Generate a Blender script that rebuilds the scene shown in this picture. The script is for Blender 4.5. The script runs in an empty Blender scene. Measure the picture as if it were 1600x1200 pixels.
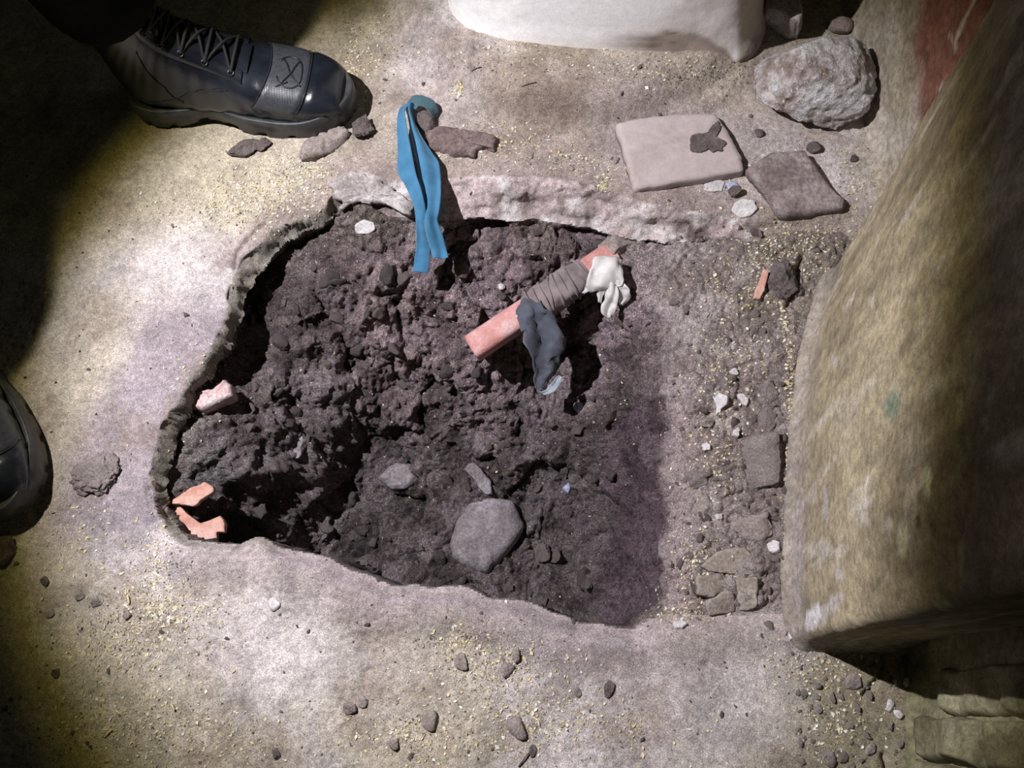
import bpy, bmesh, math, random
import numpy as np
from mathutils import Vector, Matrix
from mathutils.bvhtree import BVHTree
random.seed(7); rng = np.random.default_rng(7)
S = bpy.context.scene; COL = S.collection

# ------------------------------------------------------------------ camera
F = 1330.0; H = 1.0
_d = np.array([80., -480., -F]); _d /= np.linalg.norm(_d)
WZ = -_d; WY = np.array([0, 1., 0]); WY = WY - WZ * WY.dot(WZ); WY /= np.linalg.norm(WY)
WX = np.cross(WY, WZ)
R = np.array([WX, WY, WZ])
cam = bpy.data.cameras.new('camera'); co = bpy.data.objects.new('camera', cam); COL.objects.link(co)
cam.sensor_width = 36; cam.lens = F / 1600 * 36; cam.clip_start = .01
Mw = Matrix(R.tolist()).to_4x4(); Mw.translation = (0, 0, H)
co.matrix_world = Mw; S.camera = co
CAM = np.array([0, 0, H])
def ray(px, py):
    v = R @ np.array([px - 800., 600. - py, -F]); return v / np.linalg.norm(v)
def at(px, py, z=0.):
    v = ray(px, py); return CAM + v * ((z - H) / v[2])
def proj(P):
    P = np.asarray(P, float); q = (P - CAM) @ R
    w = np.maximum(-q[..., 2], 1e-3)
    return 800 + F * q[..., 0] / w, 600 - F * q[..., 1] / w

# ------------------------------------------------------------------ world, torch, exposure
W = bpy.data.worlds.new('world'); S.world = W; W.use_nodes = True
W.node_tree.nodes['Background'].inputs[0].default_value = (.75, .8, .5, 1)
W.node_tree.nodes['Background'].inputs[1].default_value = .012
S.view_settings.view_transform = 'Standard'; S.view_settings.look = 'None'
S.view_settings.gamma = 1; S.view_settings.use_curve_mapping = False
S.view_settings.exposure = 0.0
def spot(name, P, T, power, ang, blend, col, rad):
    l = bpy.data.lights.new(name, 'SPOT'); l.energy = power; l.spot_size = math.radians(ang)
    l.spot_blend = blend; l.color = col; l.shadow_soft_size = rad
    o = bpy.data.objects.new(name, l); COL.objects.link(o); o.location = P
    o.rotation_euler = (Vector(T) - Vector(P)).to_track_quat('-Z', 'Y').to_euler()
L = at(70, 430); L[2] = 1.15
A = at(755, 565)
spot('torch_beam', L, A, 118, 56.5, .5, (.90, .885, 1.0), .010)
spot('torch_halo', L, A, 15, 61, .3, (1.0, .84, .2), .014)

# ------------------------------------------------------------------ noise
def _h(i, j, k, s):
    n = (i * 374761393 + j * 668265263 + k * 2147483647 + s * 974634777) & 0xffffffff
    n = ((n ^ (n >> 13)) * 1274126177) & 0xffffffff
    n = (n ^ (n >> 16)) * 2246822519 & 0xffffffff
    return ((n ^ (n >> 15)) & 0xffffff) / float(0xffffff)
def vn(x, y, z, s=0):
    xi = np.floor(x).astype(np.int64); yi = np.floor(y).astype(np.int64); zi = np.floor(z).astype(np.int64)
    fx, fy, fz = x - xi, y - yi, z - zi
    fx = fx * fx * (3 - 2 * fx); fy = fy * fy * (3 - 2 * fy); fz = fz * fz * (3 - 2 * fz)
    r = 0
    for a in (0, 1):
        for b in (0, 1):
            for c in (0, 1):
                r = r + _h(xi + a, yi + b, zi + c, s) * (fx if a else 1 - fx) * (fy if b else 1 - fy) * (fz if c else 1 - fz)
    return r * 2 - 1
def fbm(P, f, o=4, s=0, g=.5):
    x, y, z = P[..., 0], P[..., 1], P[..., 2]
    r = 0; a = 1.; t = 0
    for k in range(o):
        r = r + a * vn(x * f + 7.3 * k, y * f + 3.1 * k, z * f + 1.7 * k, s + k); t += a; a *= g; f *= 2.03
    return r / t
def worley(P, f, s=0):
    P = P * f; I = np.floor(P).astype(np.int64); Fr = P - I
    d1 = np.full(P.shape[:-1], 9.); d2 = d1.copy(); idv = np.zeros_like(d1)
    for a in (-1, 0, 1):
        for b in (-1, 0, 1):
            for c in (-1, 0, 1):
                i, j, k = I[..., 0] + a, I[..., 1] + b, I[..., 2] + c
                d = np.sqrt((a + _h(i, j, k, s) - Fr[..., 0])**2 + (b + _h(i, j, k, s + 1) - Fr[..., 1])**2 + (c + _h(i, j, k, s + 2) - Fr[..., 2])**2)
                m = d < d1
                d2 = np.where(m, d1, np.minimum(d2, d)); idv = np.where(m, _h(i, j, k, s + 3), idv); d1 = np.where(m, d, d1)
    return d1, d2, idv
def sm(a, b, x):
    t = np.clip((x - a) / (b - a), 0, 1); return t * t * (3 - 2 * t)
def lerp(a, b, t): return a + (b - a) * t

# ------------------------------------------------------------------ materials
def new_mat(name):
    m = bpy.data.materials.new(name); m.use_nodes = True
    nt = m.node_tree; b = nt.nodes['Principled BSDF']; return m, nt, b
def coords(nt, obj=True):
    t = nt.nodes.new('ShaderNodeTexCoord'); return t.outputs['Object']
def noise(nt, c, scale, detail=6, rough=.6, stretch=None):
    if stretch:
        mp = nt.nodes.new('ShaderNodeMapping'); mp.inputs['Scale'].default_value = stretch
        nt.links.new(c, mp.inputs[0]); c = mp.outputs[0]
    n = nt.nodes.new('ShaderNodeTexNoise'); n.inputs['Scale'].default_value = scale
    n.inputs['Detail'].default_value = detail; n.inputs['Roughness'].default_value = rough
    nt.links.new(c, n.inputs['Vector']); return n.outputs[0]
def ramp(nt, v, stops):
    r = nt.nodes.new('ShaderNodeValToRGB'); e = r.color_ramp.elements
    while len(e) < len(stops): e.new(.5)
    for k, (p, c) in enumerate(stops):
        e[k].position = p; e[k].color = (*c, 1) if len(c) == 3 else c
    nt.links.new(v, r.inputs[0]); return r.outputs[0]
def bump(nt, b, v, dist, strength=1., prev=None):
    u = nt.nodes.new('ShaderNodeBump'); u.inputs['Strength'].default_value = strength
    u.inputs['Distance'].default_value = dist; nt.links.new(v, u.inputs['Height'])
    if prev is not None: nt.links.new(prev, u.inputs['Normal'])
    nt.links.new(u.outputs[0], b.inputs['Normal']); return u.outputs[0]
def mixc(nt, a, b_, f, mode='MIX'):
    m = nt.nodes.new('ShaderNodeMix'); m.data_type = 'RGBA'; m.blend_type = mode
    for s, v in ((0, f), (6, a), (7, b_)):
        if hasattr(v, 'is_linked') or isinstance(v, bpy.types.NodeSocket): nt.links.new(v, m.inputs[s])
        else: m.inputs[s].default_value = v if s == 0 else (*v, 1)
    return m.outputs[2]
def earth_mat(name, grain=1.0, speck=.35, bd=.0016, rough=.95, con=.3, bs=.6):
    """vertex colour times fine grain, for ground, walls and soil"""
    m, nt, b = new_mat(name); c = coords(nt)
    at_ = nt.nodes.new('ShaderNodeAttribute'); at_.attribute_name = 'Col'
    n1 = noise(nt, c, 140 * grain, 8, .7); n2 = noise(nt, c, 700 * grain, 4, .7)
    k1 = ramp(nt, n1, [(.38, (1 - con,) * 3), (.62, (1 + con,) * 3)])
    k2 = ramp(nt, n2, [(.36, (1 - speck,) * 3), (.5, (1, 1, 1)), (.64, (1 + speck * 1.4,) * 3)])
    col = mixc(nt, at_.outputs[0], k1, 1., 'MULTIPLY'); col = mixc(nt, col, k2, 1., 'MULTIPLY')
    nt.links.new(col, b.inputs['Base Color']); b.inputs['Roughness'].default_value = rough
    b.inputs['Specular IOR Level'].default_value = .2
    n0 = noise(nt, c, 330 * grain, 6, .75); p = bump(nt, b, n1, bd * 3, bs); p = bump(nt, b, n0, bd * 2, bs, p); bump(nt, b, n2, bd, bs, p); return m
def rock_mat(name, cols, scale=30, bd=.002, rough=.9, spec=.25, speck=(.8, .78, .72), sp=0., con=.3):
    """cols: ramp colours of the stone itself"""
    m, nt, b = new_mat(name); c = coords(nt)
    n = noise(nt, c, scale, 8, .65)
    st = [(.3 + .4 * k / max(1, len(cols) - 1), q) for k, q in enumerate(cols)]
    col = ramp(nt, n, st) if len(cols) > 1 else None
    n2 = noise(nt, c, scale * 9, 5, .7)
    g = ramp(nt, n2, [(.36, (1 - con,) * 3), (.64, (1 + con,) * 3)])
    col = mixc(nt, col if col is not None else cols[0], g, 1., 'MULTIPLY')
    if sp:
        n3 = noise(nt, c, scale * 14, 2, .5); f = ramp(nt, n3, [(.66, (0, 0, 0)), (.70, (sp,) * 3)])
        col = mixc(nt, col, speck, f)
    nt.links.new(col, b.inputs['Base Color']); b.inputs['Roughness'].default_value = rough
    b.inputs['Specular IOR Level'].default_value = spec
    p = bump(nt, b, n, bd * 3, .8); bump(nt, b, n2, bd * 1.6, .8, p); return m

M = dict(
    ground=earth_mat('trodden_mud_floor', 1, .4, .0012, con=.22),
    soil=earth_mat('dark_earth', .8, .7, .0045, con=.42, bs=.9),
    loose=earth_mat('loose_rubbly_earth', .9, .5, .0026, con=.3, bs=.8),
    plaster=earth_mat('aged_wall_plaster', .8, .18, .0008, .8),
    lime=earth_mat('whitewash', .6, .05, .0003, .6, .06, .4),
    boulder=rock_mat('pitted_grey_stone', [(.15, .10, .08), (.28, .22, .19), (.55, .51, .50), (.70, .68, .70), (.26, .2, .17)], 15, .008, sp=.9),
    tile=rock_mat('dusty_pale_tile', [(.33, .275, .265), (.43, .37, .36), (.40, .345, .34)], 9, .0005, con=.08),
    darktile=rock_mat('brown_broken_tile', [(.12, .09, .085), (.20, .16, .155), (.32, .275, .265), (.17, .125, .12)], 22, .0015),
    pitstone=rock_mat('dusty_grey_stone', [(.15, .13, .14), (.25, .225, .24), (.42, .39, .42)], 24, .002),
    brick=rock_mat('brown_brick', [(.12, .085, .08), (.20, .15, .14), (.28, .225, .215)], 30, .002),
    pink=rock_mat('pink_plastered_shard', [(.36, .22, .22), (.48, .35, .35), (.60, .54, .54)], 30, .001),
    orange=rock_mat('orange_clay', [(.42, .19, .14), (.52, .30, .24), (.55, .40, .37)], 30, .0006, con=.12),
    pipe=rock_mat('pink_clay_tube', [(.40, .17, .15), (.52, .26, .24), (.58, .42, .42)], 30, .0006, .6, .4, con=.14),
    chip=rock_mat('white_chip', [(.48, .46, .46), (.68, .66, .67)], 60, .0005, .6, .4),
    bluechip=rock_mat('bluish_chip', [(.28, .30, .45), (.5, .52, .68)], 80, .0005, .5, .5),
    clod=rock_mat('dry_earth_clod', [(.12, .098, .09), (.20, .165, .16), (.28, .24, .235)], 50, .004, sp=.3),
    wetclod=rock_mat('damp_earth_clod', [(.08, .062, .06), (.13, .105, .105), (.19, .155, .155)], 50, .004, sp=.2),
    stripclod=rock_mat('grey_earth', [(.20, .165, .16), (.28, .24, .23), (.36, .31, .30)], 45, .003, sp=.4),
    paleclod=rock_mat('pale_mud', [(.22, .18, .165), (.30, .255, .235), (.36, .31, .29)], 40, .0015, sp=.3),
    mud=rock_mat('cracked_mud', [(.27, .23, .20), (.36, .315, .28)], 30, .001),
    limecrust=rock_mat('lime_crust', [(.20, .17, .17), (.42, .38, .37), (.62, .59, .59)], 30, .002),
    crack=rock_mat('dark_gap', [(.02, .015, .01)], 30),
)
def leather():
    m, nt, b = new_mat('black_leather'); c = coords(nt)
    n = noise(nt, c, 420, 5, .6); v = nt.nodes.new('ShaderNodeTexVoronoi'); v.inputs['Scale'].default_value = 600
    nt.links.new(c, v.inputs[0]); d = noise(nt, c, 18, 6, .6)
    col = ramp(nt, d, [(.40, (.008, .010, .014)), (.72, (.020, .024, .032)), (.95, (.08, .075, .07))])
    nt.links.new(col, b.inputs['Base Color'])
    rr = ramp(nt, d, [(.4, (.20,) * 3), (.75, (.36,) * 3)]); nt.links.new(rr, b.inputs['Roughness'])
    p = bump(nt, b, v.outputs[0], .0002, .3); bump(nt, b, n, .0002, .3, p); return m
def plain(name, c1, c2, sc, rough, bd=.0005, spec=.4, stretch=None):
    m, nt, b = new_mat(name); c = coords(nt); n = noise(nt, c, sc, 6, .6, stretch)
    nt.links.new(ramp(nt, n, [(.3, c1), (.7, c2)]), b.inputs['Base Color'])
    b.inputs['Roughness'].default_value = rough; b.inputs['Specular IOR Level'].default_value = spec
    bump(nt, b, n, bd, .6); return m
def cloth_mat(name, c1, c2, sc=1500):
    m, nt, b = new_mat(name); c = coords(nt)
    w = nt.nodes.new('ShaderNodeTexWave'); w.inputs['Scale'].default_value = sc / 4; w.inputs['Distortion'].default_value = 1
    nt.links.new(c, w.inputs[0]); n = noise(nt, c, 40, 5, .6)
    nt.links.new(ramp(nt, n, [(.3, c1), (.7, c2)]), b.inputs['Base Color'])
    b.inputs['Roughness'].default_value = .85; b.inputs['Sheen Weight'].default_value = .2
    p = bump(nt, b, w.outputs[0], .0003, .5); bump(nt, b, n, .002, .3, p); return m
M['leather'] = leather()
M['rubber'] = plain('black_rubber', (.018, .021, .024), (.06, .06, .058), 60, .42)
M['emblem'] = plain('emblem_black', (.006, .006, .008), (.012, .012, .014), 60, .4)
M['patch'] = plain('textured_black_panel', (.030, .033, .040), (.05, .054, .062), 200, .4)
M['lace'] = plain('black_lace', (.008, .008, .009), (.02, .02, .02), 900, .8)
M['metal'] = plain('dark_eyelet', (.05, .05, .055), (.12, .12, .12), 300, .35)
M['metal'].node_tree.nodes['Principled BSDF'].inputs['Metallic'].default_value = .9
M['trouser'] = cloth_mat('black_trouser_cloth', (.003, .003, .003), (.006, .006, .006)); M['trouser'].node_tree.nodes['Principled BSDF'].inputs['Sheen Weight'].default_value = 0; M['trouser'].node_tree.nodes['Principled BSDF'].inputs['Specular IOR Level'].default_value = .05
M['blue'] = cloth_mat('blue_cloth', (.024, .125, .24), (.045, .19, .34))
M['greenblue'] = cloth_mat('dark_teal_cloth', (.03, .08, .10), (.05, .12, .15))
M['rag'] = cloth_mat('dark_grey_rag', (.035, .042, .06), (.09, .10, .135))
M['wrap'] = cloth_mat('grey_wrapping', (.11, .09, .095), (.26, .21, .215))
M['white'] = cloth_mat('white_rag', (.42, .40, .40), (.72, .70, .70))
def flake_mat():
    m, nt, b = new_mat('chaff'); a = nt.nodes.new('ShaderNodeAttribute'); a.attribute_name = 'Col'
    nt.links.new(a.outputs[0], b.inputs['Base Color']); b.inputs['Roughness'].default_value = .7; return m
M['flake'] = flake_mat()

# ------------------------------------------------------------------ object helpers
def mesh_obj(name, V, Fc, m, parent=None, smooth=True, col=None):
    me = bpy.data.meshes.new(name); me.from_pydata([tuple(map(float, v)) for v in V] if not isinstance(V, np.ndarray) else V.tolist(), [], Fc)
    me.update()
    if smooth: me.polygons.foreach_set('use_smooth', [True] * len(me.polygons))
    if col is not None:
        a = me.color_attributes.new('Col', 'FLOAT_COLOR', 'POINT')
        a.data.foreach_set('color', np.concatenate([col, np.ones((len(col), 1))], 1).astype(np.float32).ravel())
    me.materials.append(m)
    o = bpy.data.objects.new(name, me); COL.objects.link(o)
    if parent is not None: o.parent = parent
    return o
def tag(o, label=None, cat=None, group=None, kind=None):
    if label: o['label'] = label
    if cat: o['category'] = cat
    if group: o['group'] = group
    if kind: o['kind'] = kind
    return o
def empty(name, loc=(0, 0, 0), rz=0):
    o = bpy.data.objects.new(name, None); COL.objects.link(o); o.location = loc; o.rotation_euler = (0, 0, rz); o.empty_display_size = .02; return o
def tube(pts, r, n=8, closed=False):
    pts = [np.asarray(p, float) for p in pts]; V = []; Fc = []
    N = len(pts); up = None
    for i, p in enumerate(pts):
        a = pts[(i - 1) % N] if (closed or i > 0) else p; b = pts[(i + 1) % N] if (closed or i < N - 1) else p
        t = (b - a) / (np.linalg.norm(b - a) + 1e-12)
        if up is None: up = np.cross(t, [0, 0, 1.]) if abs(t[2]) < .9 else np.cross(t, [1., 0, 0])
        up = up - t * up.dot(t); up /= np.linalg.norm(up) + 1e-12; w = np.cross(t, up)
        rr = r[i] if hasattr(r, '__len__') else r
        for k in range(n):
            th = 2 * math.pi * k / n; V.append(p + rr * (math.cos(th) * up + math.sin(th) * w))
    for i in range(N if closed else N - 1):
        j = (i + 1) % N
        for k in range(n): Fc.append((i * n + k, i * n + (k + 1) % n, j * n + (k + 1) % n, j * n + k))
    if not closed: Fc.append(tuple(range(n))[::-1]); Fc.append(tuple((N - 1) * n + k for k in range(n)))
    return V, Fc
def join(parts):
    V = []; Fc = []
    for v, f in parts:
        b = len(V); V += list(v); Fc += [tuple(b + i for i in q) for q in f]
    return V, Fc
def catmull(P, n):
    P = np.asarray(P, float); out = []
    m = len(P)
    for u in np.linspace(0, m - 1, n):
        i = min(int(u), m - 2); t = u - i
        p0 = P[max(i - 1, 0)]; p1 = P[i]; p2 = P[i + 1]; p3 = P[min(i + 2, m - 1)]
        out.append(.5 * (2 * p1 + (p2 - p0) * t + (2 * p0 - 5 * p1 + 4 * p2 - p3) * t * t + (3 * p1 - p0 - 3 * p2 + p3) * t ** 3))
    return np.array(out)

# ------------------------------------------------------------------ terrain: mud floor broken open into a pit
# outline of the broken crust: px, py, slope width, drop, undercut
OUT = [(232, 748, .006, .028, .022), (238, 705, .006, .03, .022), (262, 648, .006, .03, .02), (296, 588, .006, .026, .032), (338, 528, .008, .026, .036),
       (350, 485, .01, .026, .038), (362, 440, .016, .028, .038), (385, 400, .016, .026, .036), (420, 362, .01, .028, .022), (460, 342, .006, .022, .015), (508, 325, .006, .02, .01),
       (522, 305, .01, .02, .004), (520, 285, .015, .02, 0), (560, 268, .03, .02, 0), (620, 283, .04, .025, .004), (690, 285, .045, .032, .012), (760, 278, .045, .034, .02),
       (850, 284, .045, .036, .022), (940, 298, .04, .036, .022), (1000, 315, .036, .034, .02), (1070, 330, .03, .03, .014), (1130, 335, .02, .022, .006), (1165, 342, .02, .014, 0),
       (1215, 335, .02, .01, 0), (1330, 335, .02, .008, 0), (1420, 420, .02, .008, 0), (1420, 990, .02, .008, 0), (1240, 1003, .03, .008, 0), (1150, 1000, .03, .01, 0), (1050, 1000, .03, .012, 0),
       (1000, 1012, .025, .016, 0), (950, 1010, .022, .016, .006), (900, 1000, .022, .016, .01), (850, 985, .022, .016, .01), (800, 968, .022, .016, .01), (750, 966, .022, .014, .01), (715, 948, .022, .014, .01),
       (660, 944, .022, .014, .01), (600, 944, .022, .014, .01), (545, 922, .022, .014, .01), (500, 898, .02, .014, .01), (455, 884, .02, .014, .01), (425, 868, .012, .012, .01), (400, 850, .01, .012, .006),
       (370, 862, .01, .012, .006), (330, 858, .01, .012, .006), (290, 852, .01, .014, .01), (262, 830, .008, .02, .015), (240, 790, .006, .026, .02)]
OW = np.array([at(p[0], p[1])[:2] for p in OUT]); OA = np.array([p[2:] for p in OUT])
def densify(P, A, n=6):
    Q = []; B = []
    for i in range(len(P)):
        j = (i + 1) % len(P)
        for k in range(n):
            t = k / n; Q.append(P[i] * (1 - t) + P[j] * t); B.append(A[i] * (1 - t) + A[j] * t)
    return np.array(Q), np.array(B)
OD, OB = densify(OW, OA, 7)
# ragged edge
_a = fbm(np.column_stack([OD * 1, np.zeros(len(OD))]), 26, 3, 5); _t = np.roll(OD, -1, 0) - np.roll(OD, 1, 0); _t /= np.linalg.norm(_t, axis=1)[:, None]
OD = OD + np.column_stack([-_t[:, 1], _t[:, 0]]) * (_a * .008)[:, None]
def signed(xy):
    best = np.full(len(xy), 9.); bi = np.zeros(len(xy), int); dirv = np.zeros((len(xy), 2)); ins = np.zeros(len(xy), bool)
    for i in range(len(OD)):
        a = OD[i]; b = OD[(i + 1) % len(OD)]; ab = b - a
        t = np.clip(((xy - a) @ ab) / (ab @ ab), 0, 1); dv = xy - (a + t[:, None] * ab); d = np.hypot(dv[:, 0], dv[:, 1])
        m = d < best; best = np.where(m, d, best); bi = np.where(m, i, bi); dirv[m] = dv[m]
        c = ((a[1] > xy[:, 1]) != (b[1] > xy[:, 1])) & (xy[:, 0] < (b[0] - a[0]) * (xy[:, 1] - a[1]) / (b[1] - a[1] + 1e-12) + a[0]); ins ^= c
    s = np.where(ins, best, -best); n = dirv / (best[:, None] + 1e-9) * np.where(ins, 1, -1)[:, None]
    return s, bi, n     # n points inward
CP = [(300, 640, -.045), (260, 740, -.04), (330, 560, -.055), (375, 500, -.06), (410, 440, -.06), (440, 390, -.05), (500, 350, -.035), (560, 330, -.012), (600, 345, -.02), (560, 390, -.05),
      (640, 370, -.045), (700, 370, -.055), (760, 365, -.06), (850, 375, -.062), (950, 385, -.055), (1030, 385, -.04), (1100, 375, -.03), (1160, 370, -.018), (1250, 370, -.012),
      (480, 430, -.07), (440, 500, -.08), (420, 560, -.095), (540, 470, -.09), (500, 540, -.12), (600, 500, -.115), (640, 430, -.085), (700, 440, -.085), (760, 440, -.085), (820, 430, -.08), (880, 430, -.085),
      (460, 620, -.115), (400, 640, -.09), (340, 690, -.06), (380, 740, -.10), (300, 760, -.06), (440, 720, -.145), (520, 640, -.165), (600, 580, -.17), (560, 690, -.27), (530, 760, -.285),
      (680, 520, -.14), (740, 560, -.15), (800, 520, -.15), (870, 540, -.19), (900, 500, -.17), (940, 520, -.14), (980, 480, -.08), (960, 440, -.06), (660, 600, -.20), (740, 640, -.215), (820, 640, -.215), (900, 620, -.20),
      (960, 600, -.14), (1000, 560, -.075), (1040, 520, -.04), (1040, 440, -.035), (1100, 440, -.022), (1100, 550, -.02), (1055, 620, -.022), (1020, 640, -.06), (980, 680, -.13), (920, 700, -.21),
      (620, 680, -.25), (700, 720, -.26), (800, 740, -.255), (620, 760, -.275), (700, 850, -.275), (800, 850, -.27), (900, 800, -.26), (560, 830, -.285), (620, 880, -.285), (700, 910, -.28), (800, 930, -.275),
      (480, 830, -.27), (430, 800, -.20), (390, 800, -.13), (350, 800, -.09), (420, 850, -.22), (340, 835, -.10), (500, 880, -.28), (280, 800, -.05), (860, 960, -.26), (930, 960, -.23), (900, 900, -.265), (940, 860, -.24),
      (960, 760, -.19), (1000, 740, -.10), (1038, 740, -.022), (1000, 860, -.12), (1036, 860, -.022), (970, 900, -.19), (1000, 940, -.13), (1040, 940, -.03), (970, 985, -.16), (1020, 985, -.04), (1080, 700, -.016), (1080, 850, -.015), (1080, 960, -.012),
      (1160, 500, -.016), (1220, 500, -.012), (1160, 650, -.014), (1230, 650, -.008), (1160, 800, -.014), (1230, 800, -.008), (1160, 950, -.01), (1235, 950, -.006), (1350, 400, -.008), (1350, 700, -.006), (1350, 950, -.006)]
CW = np.array([at(*p) for p in CP])
def rbf_fit():
    d = np.linalg.norm(CW[:, None, :2] - CW[None, :, :2], axis=2); n = len(CW)
    K = np.sqrt(d * d + .012**2) + 0 * np.eye(n); K -= .0
    Pm = np.column_stack([np.ones(n), CW[:, :2]])
    A_ = np.block([[K - 1e-3 * np.eye(n) * 8, Pm], [Pm.T, np.zeros((3, 3))]])
    return np.linalg.solve(A_, np.concatenate([CW[:, 2], np.zeros(3)]))
RW = rbf_fit()
def soil(xy):
    r = RW[-3] + xy @ RW[-2:]
    for i in range(len(CW)): r = r + RW[i] * np.sqrt(((xy - CW[i, :2])**2).sum(1) + .012**2)
    return np.clip(r, -.31, -.004)
cs = np.array([at(x, y)[:2] for x in (0, 1600) for y in (0, 1200)])
x0, x1, y0, y1 = cs[:, 0].min() - .02, at(1480, 100)[0], cs[:, 1].min() - .02, cs[:, 1].max() + .02
g = .0023
def axis(a, b, far0, far1):
    m = np.arange(a, b, g); lo = a - np.cumsum(np.geomspace(g, .25, 18)); hi = m[-1] + np.cumsum(np.geomspace(g, .25, 18))
    return np.concatenate([lo[::-1][lo[::-1] > far0], m, hi[hi < far1]])
X = axis(x0, x1, -2.2, 1.9); Y = axis(y0, y1, -1.6, 2.6)
gx, gy = np.meshgrid(X, Y); xy = np.column_stack([gx.ravel(), gy.ravel()]); NX, NY = len(X), len(Y)
P0 = np.column_stack([xy, np.zeros(len(xy))]); PX, PY = proj(P0)
near = (PX > -100) & (PX < 1750) & (PY > -100) & (PY < 1300)
s, bi, nrm = signed(xy); att = OB[bi]; w_, t_, u_ = att[:, 0], att[:, 1], att[:, 2]
base = fbm(P0, 3.5, 3, 11) * .006 + fbm(P0, 22, 4, 12) * .0022
def blob(cx, cy, rx, ry, rot=0):
    c, s_ = math.cos(rot), math.sin(rot); a = PX - cx; b = PY - cy
    return np.sqrt(((a * c + b * s_) / rx)**2 + ((-a * s_ + b * c) / ry)**2)
# mound of mud at the foot of the whitewashed pillar
mo = blob(905, -10, 330, 235); base += .045 * (1 - sm(.72, 1.03, mo + fbm(P0, 8, 3, 3) * .06)) - .006 * np.exp(-((mo - .9) / .05)**2)
base += .012 * np.exp(-(blob(905, 175, 260, 18, .03))**2)
# ledge of thicker crust above the pit, heaped dirt by the boot
base += .010 * np.exp(-(blob(850, 300, 250, 22, .05))**2) * 1
base += .006 * np.exp(-(blob(700, 235, 110, 30))**2) + .007 * np.exp(-(blob(480, 225, 120, 22, -.15))**2)
base -= .012 * sm(140, 0, np.abs(PX - 150 - (600 - PY) * .3)) * sm(900, 700, PY) * sm(250, 450, PY) * .5
base += .008 * np.exp(-((s + .012) / .02)**2) * sm(840, 880, PY) * sm(1000, 850, PX)
base -= .0008 * np.maximum(0, worley(P0, 160, 31)[0] * -1 + .45) * 6 * (fbm(P0, 5, 2, 9) > 0)
so = soil(xy)
# soil relief: long ridges running down the wall, clods
z_lip = base - t_ * sm(0, 1, np.maximum(s, 0) / w_)
cw = np.where(PY > 840, .022, .010)
k = sm(0, 1, (s - w_) / cw)
z = np.where(s > 0, lerp(z_lip, so, k), base)
V = np.column_stack([xy, z])
out = u_ * k * np.exp(-np.maximum(s - w_ - cw, 0) / .03)
V[:, :2] -= nrm * out[:, None]
# displacement of the soil along the normal, in 3D
G = V.reshape(NY, NX, 3)
def normals(G):
    dx = np.gradient(G, axis=1); dy = np.gradient(G, axis=0); n = np.cross(dx, dy); return n / (np.linalg.norm(n, axis=2, keepdims=True) + 1e-12)
Nn = normals(G).reshape(-1, 3)
inside = sm(-.002, .006, s); deep = sm(-.03, -.07, V[:, 2]); rub = inside * (1 - deep)
idx = np.where((s > -.05) & near)[0]
Q = V[idx]; dsp = np.zeros(len(V)); wv = np.zeros(len(V)); cid = np.zeros(len(V))
Qs = Q + .012 * np.column_stack([fbm(Q, 30, 2, 40), fbm(Q, 30, 2, 41), fbm(Q, 30, 2, 42)])
d1, d2, id1 = worley(Qs * np.array([1, 1, .6]), 19, 50); e1, e2, id2 = worley(Qs, 75, 60)
chunk = np.minimum(d2 - d1, .35) / .35; chunk2 = np.minimum(e2 - e1, .3) / .3
ridge = 1 - np.abs(fbm(Q * np.array([1, 1, .45]), 16, 4, 70)) * 2
flat_r = sm(950, 1050, PX[idx]) * sm(480, 560, PY[idx])    # the smooth right hand wall
am = deep[idx] * (1 - .72 * flat_r)
# ridges running along the left wall
smooth_band = 1 - .85 * sm(.075, .055, s[idx]) * sm(600, 500, PX[idx]) * sm(680, 560, PY[idx]) * sm(300, 420, PY[idx])
am = am * smooth_band * (1 - .8 * sm(820, 870, PY[idx]) * sm(.07, .045, s[idx]))
dd = am * (.022 * (id1 - .5) + .008 * chunk + .003 * (chunk2 - .5) + .004 * (id2 - .5) + .020 * (ridge - .5) + .008 * fbm(Q, 55, 5, 79, .62) + .006 * fbm(Q, 150, 3, 80, .65))
dd += rub[idx] * (1 - .85 * sm(940, 990, PY[idx])) * sm(.002, .014, s[idx] - w_[idx]) * (.006 * (id1 - .5) + .0035 * chunk2 + .004 * (id2 - .5) + .005 * fbm(Q, 70, 4, 81, .65))
lipm = sm(-.004, .002, s[idx]) * sm(.06, .03, s[idx]) * (t_[idx] > .018)
dd += lipm * (.014 * fbm(Q * np.array([.6, 1, 1]), 45, 5, 85, .6) - .003 * np.abs(fbm(Q, 70, 3, 86)))
dsp[idx] = dd; wv[idx] = chunk; cid[idx] = id1
dsp += (1 - inside) * near * (.0007 * fbm(V, 90, 3, 90) + .0006 * np.maximum(0, fbm(V, 260, 2, 91)))
V = V + Nn * dsp[:, None]
def polydist(pts, z=0.):
    pw = np.array([at(a, b)[:2] for a, b in pts]); r = np.full(len(xy), 9.)
    for i in range(len(pw) - 1):
        a, b = pw[i], pw[i + 1]; ab = b - a; t = np.clip(((xy - a) @ ab) / (ab @ ab), 0, 1); r = np.minimum(r, np.linalg.norm(xy - a - t[:, None] * ab, axis=1))
    return r
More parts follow.
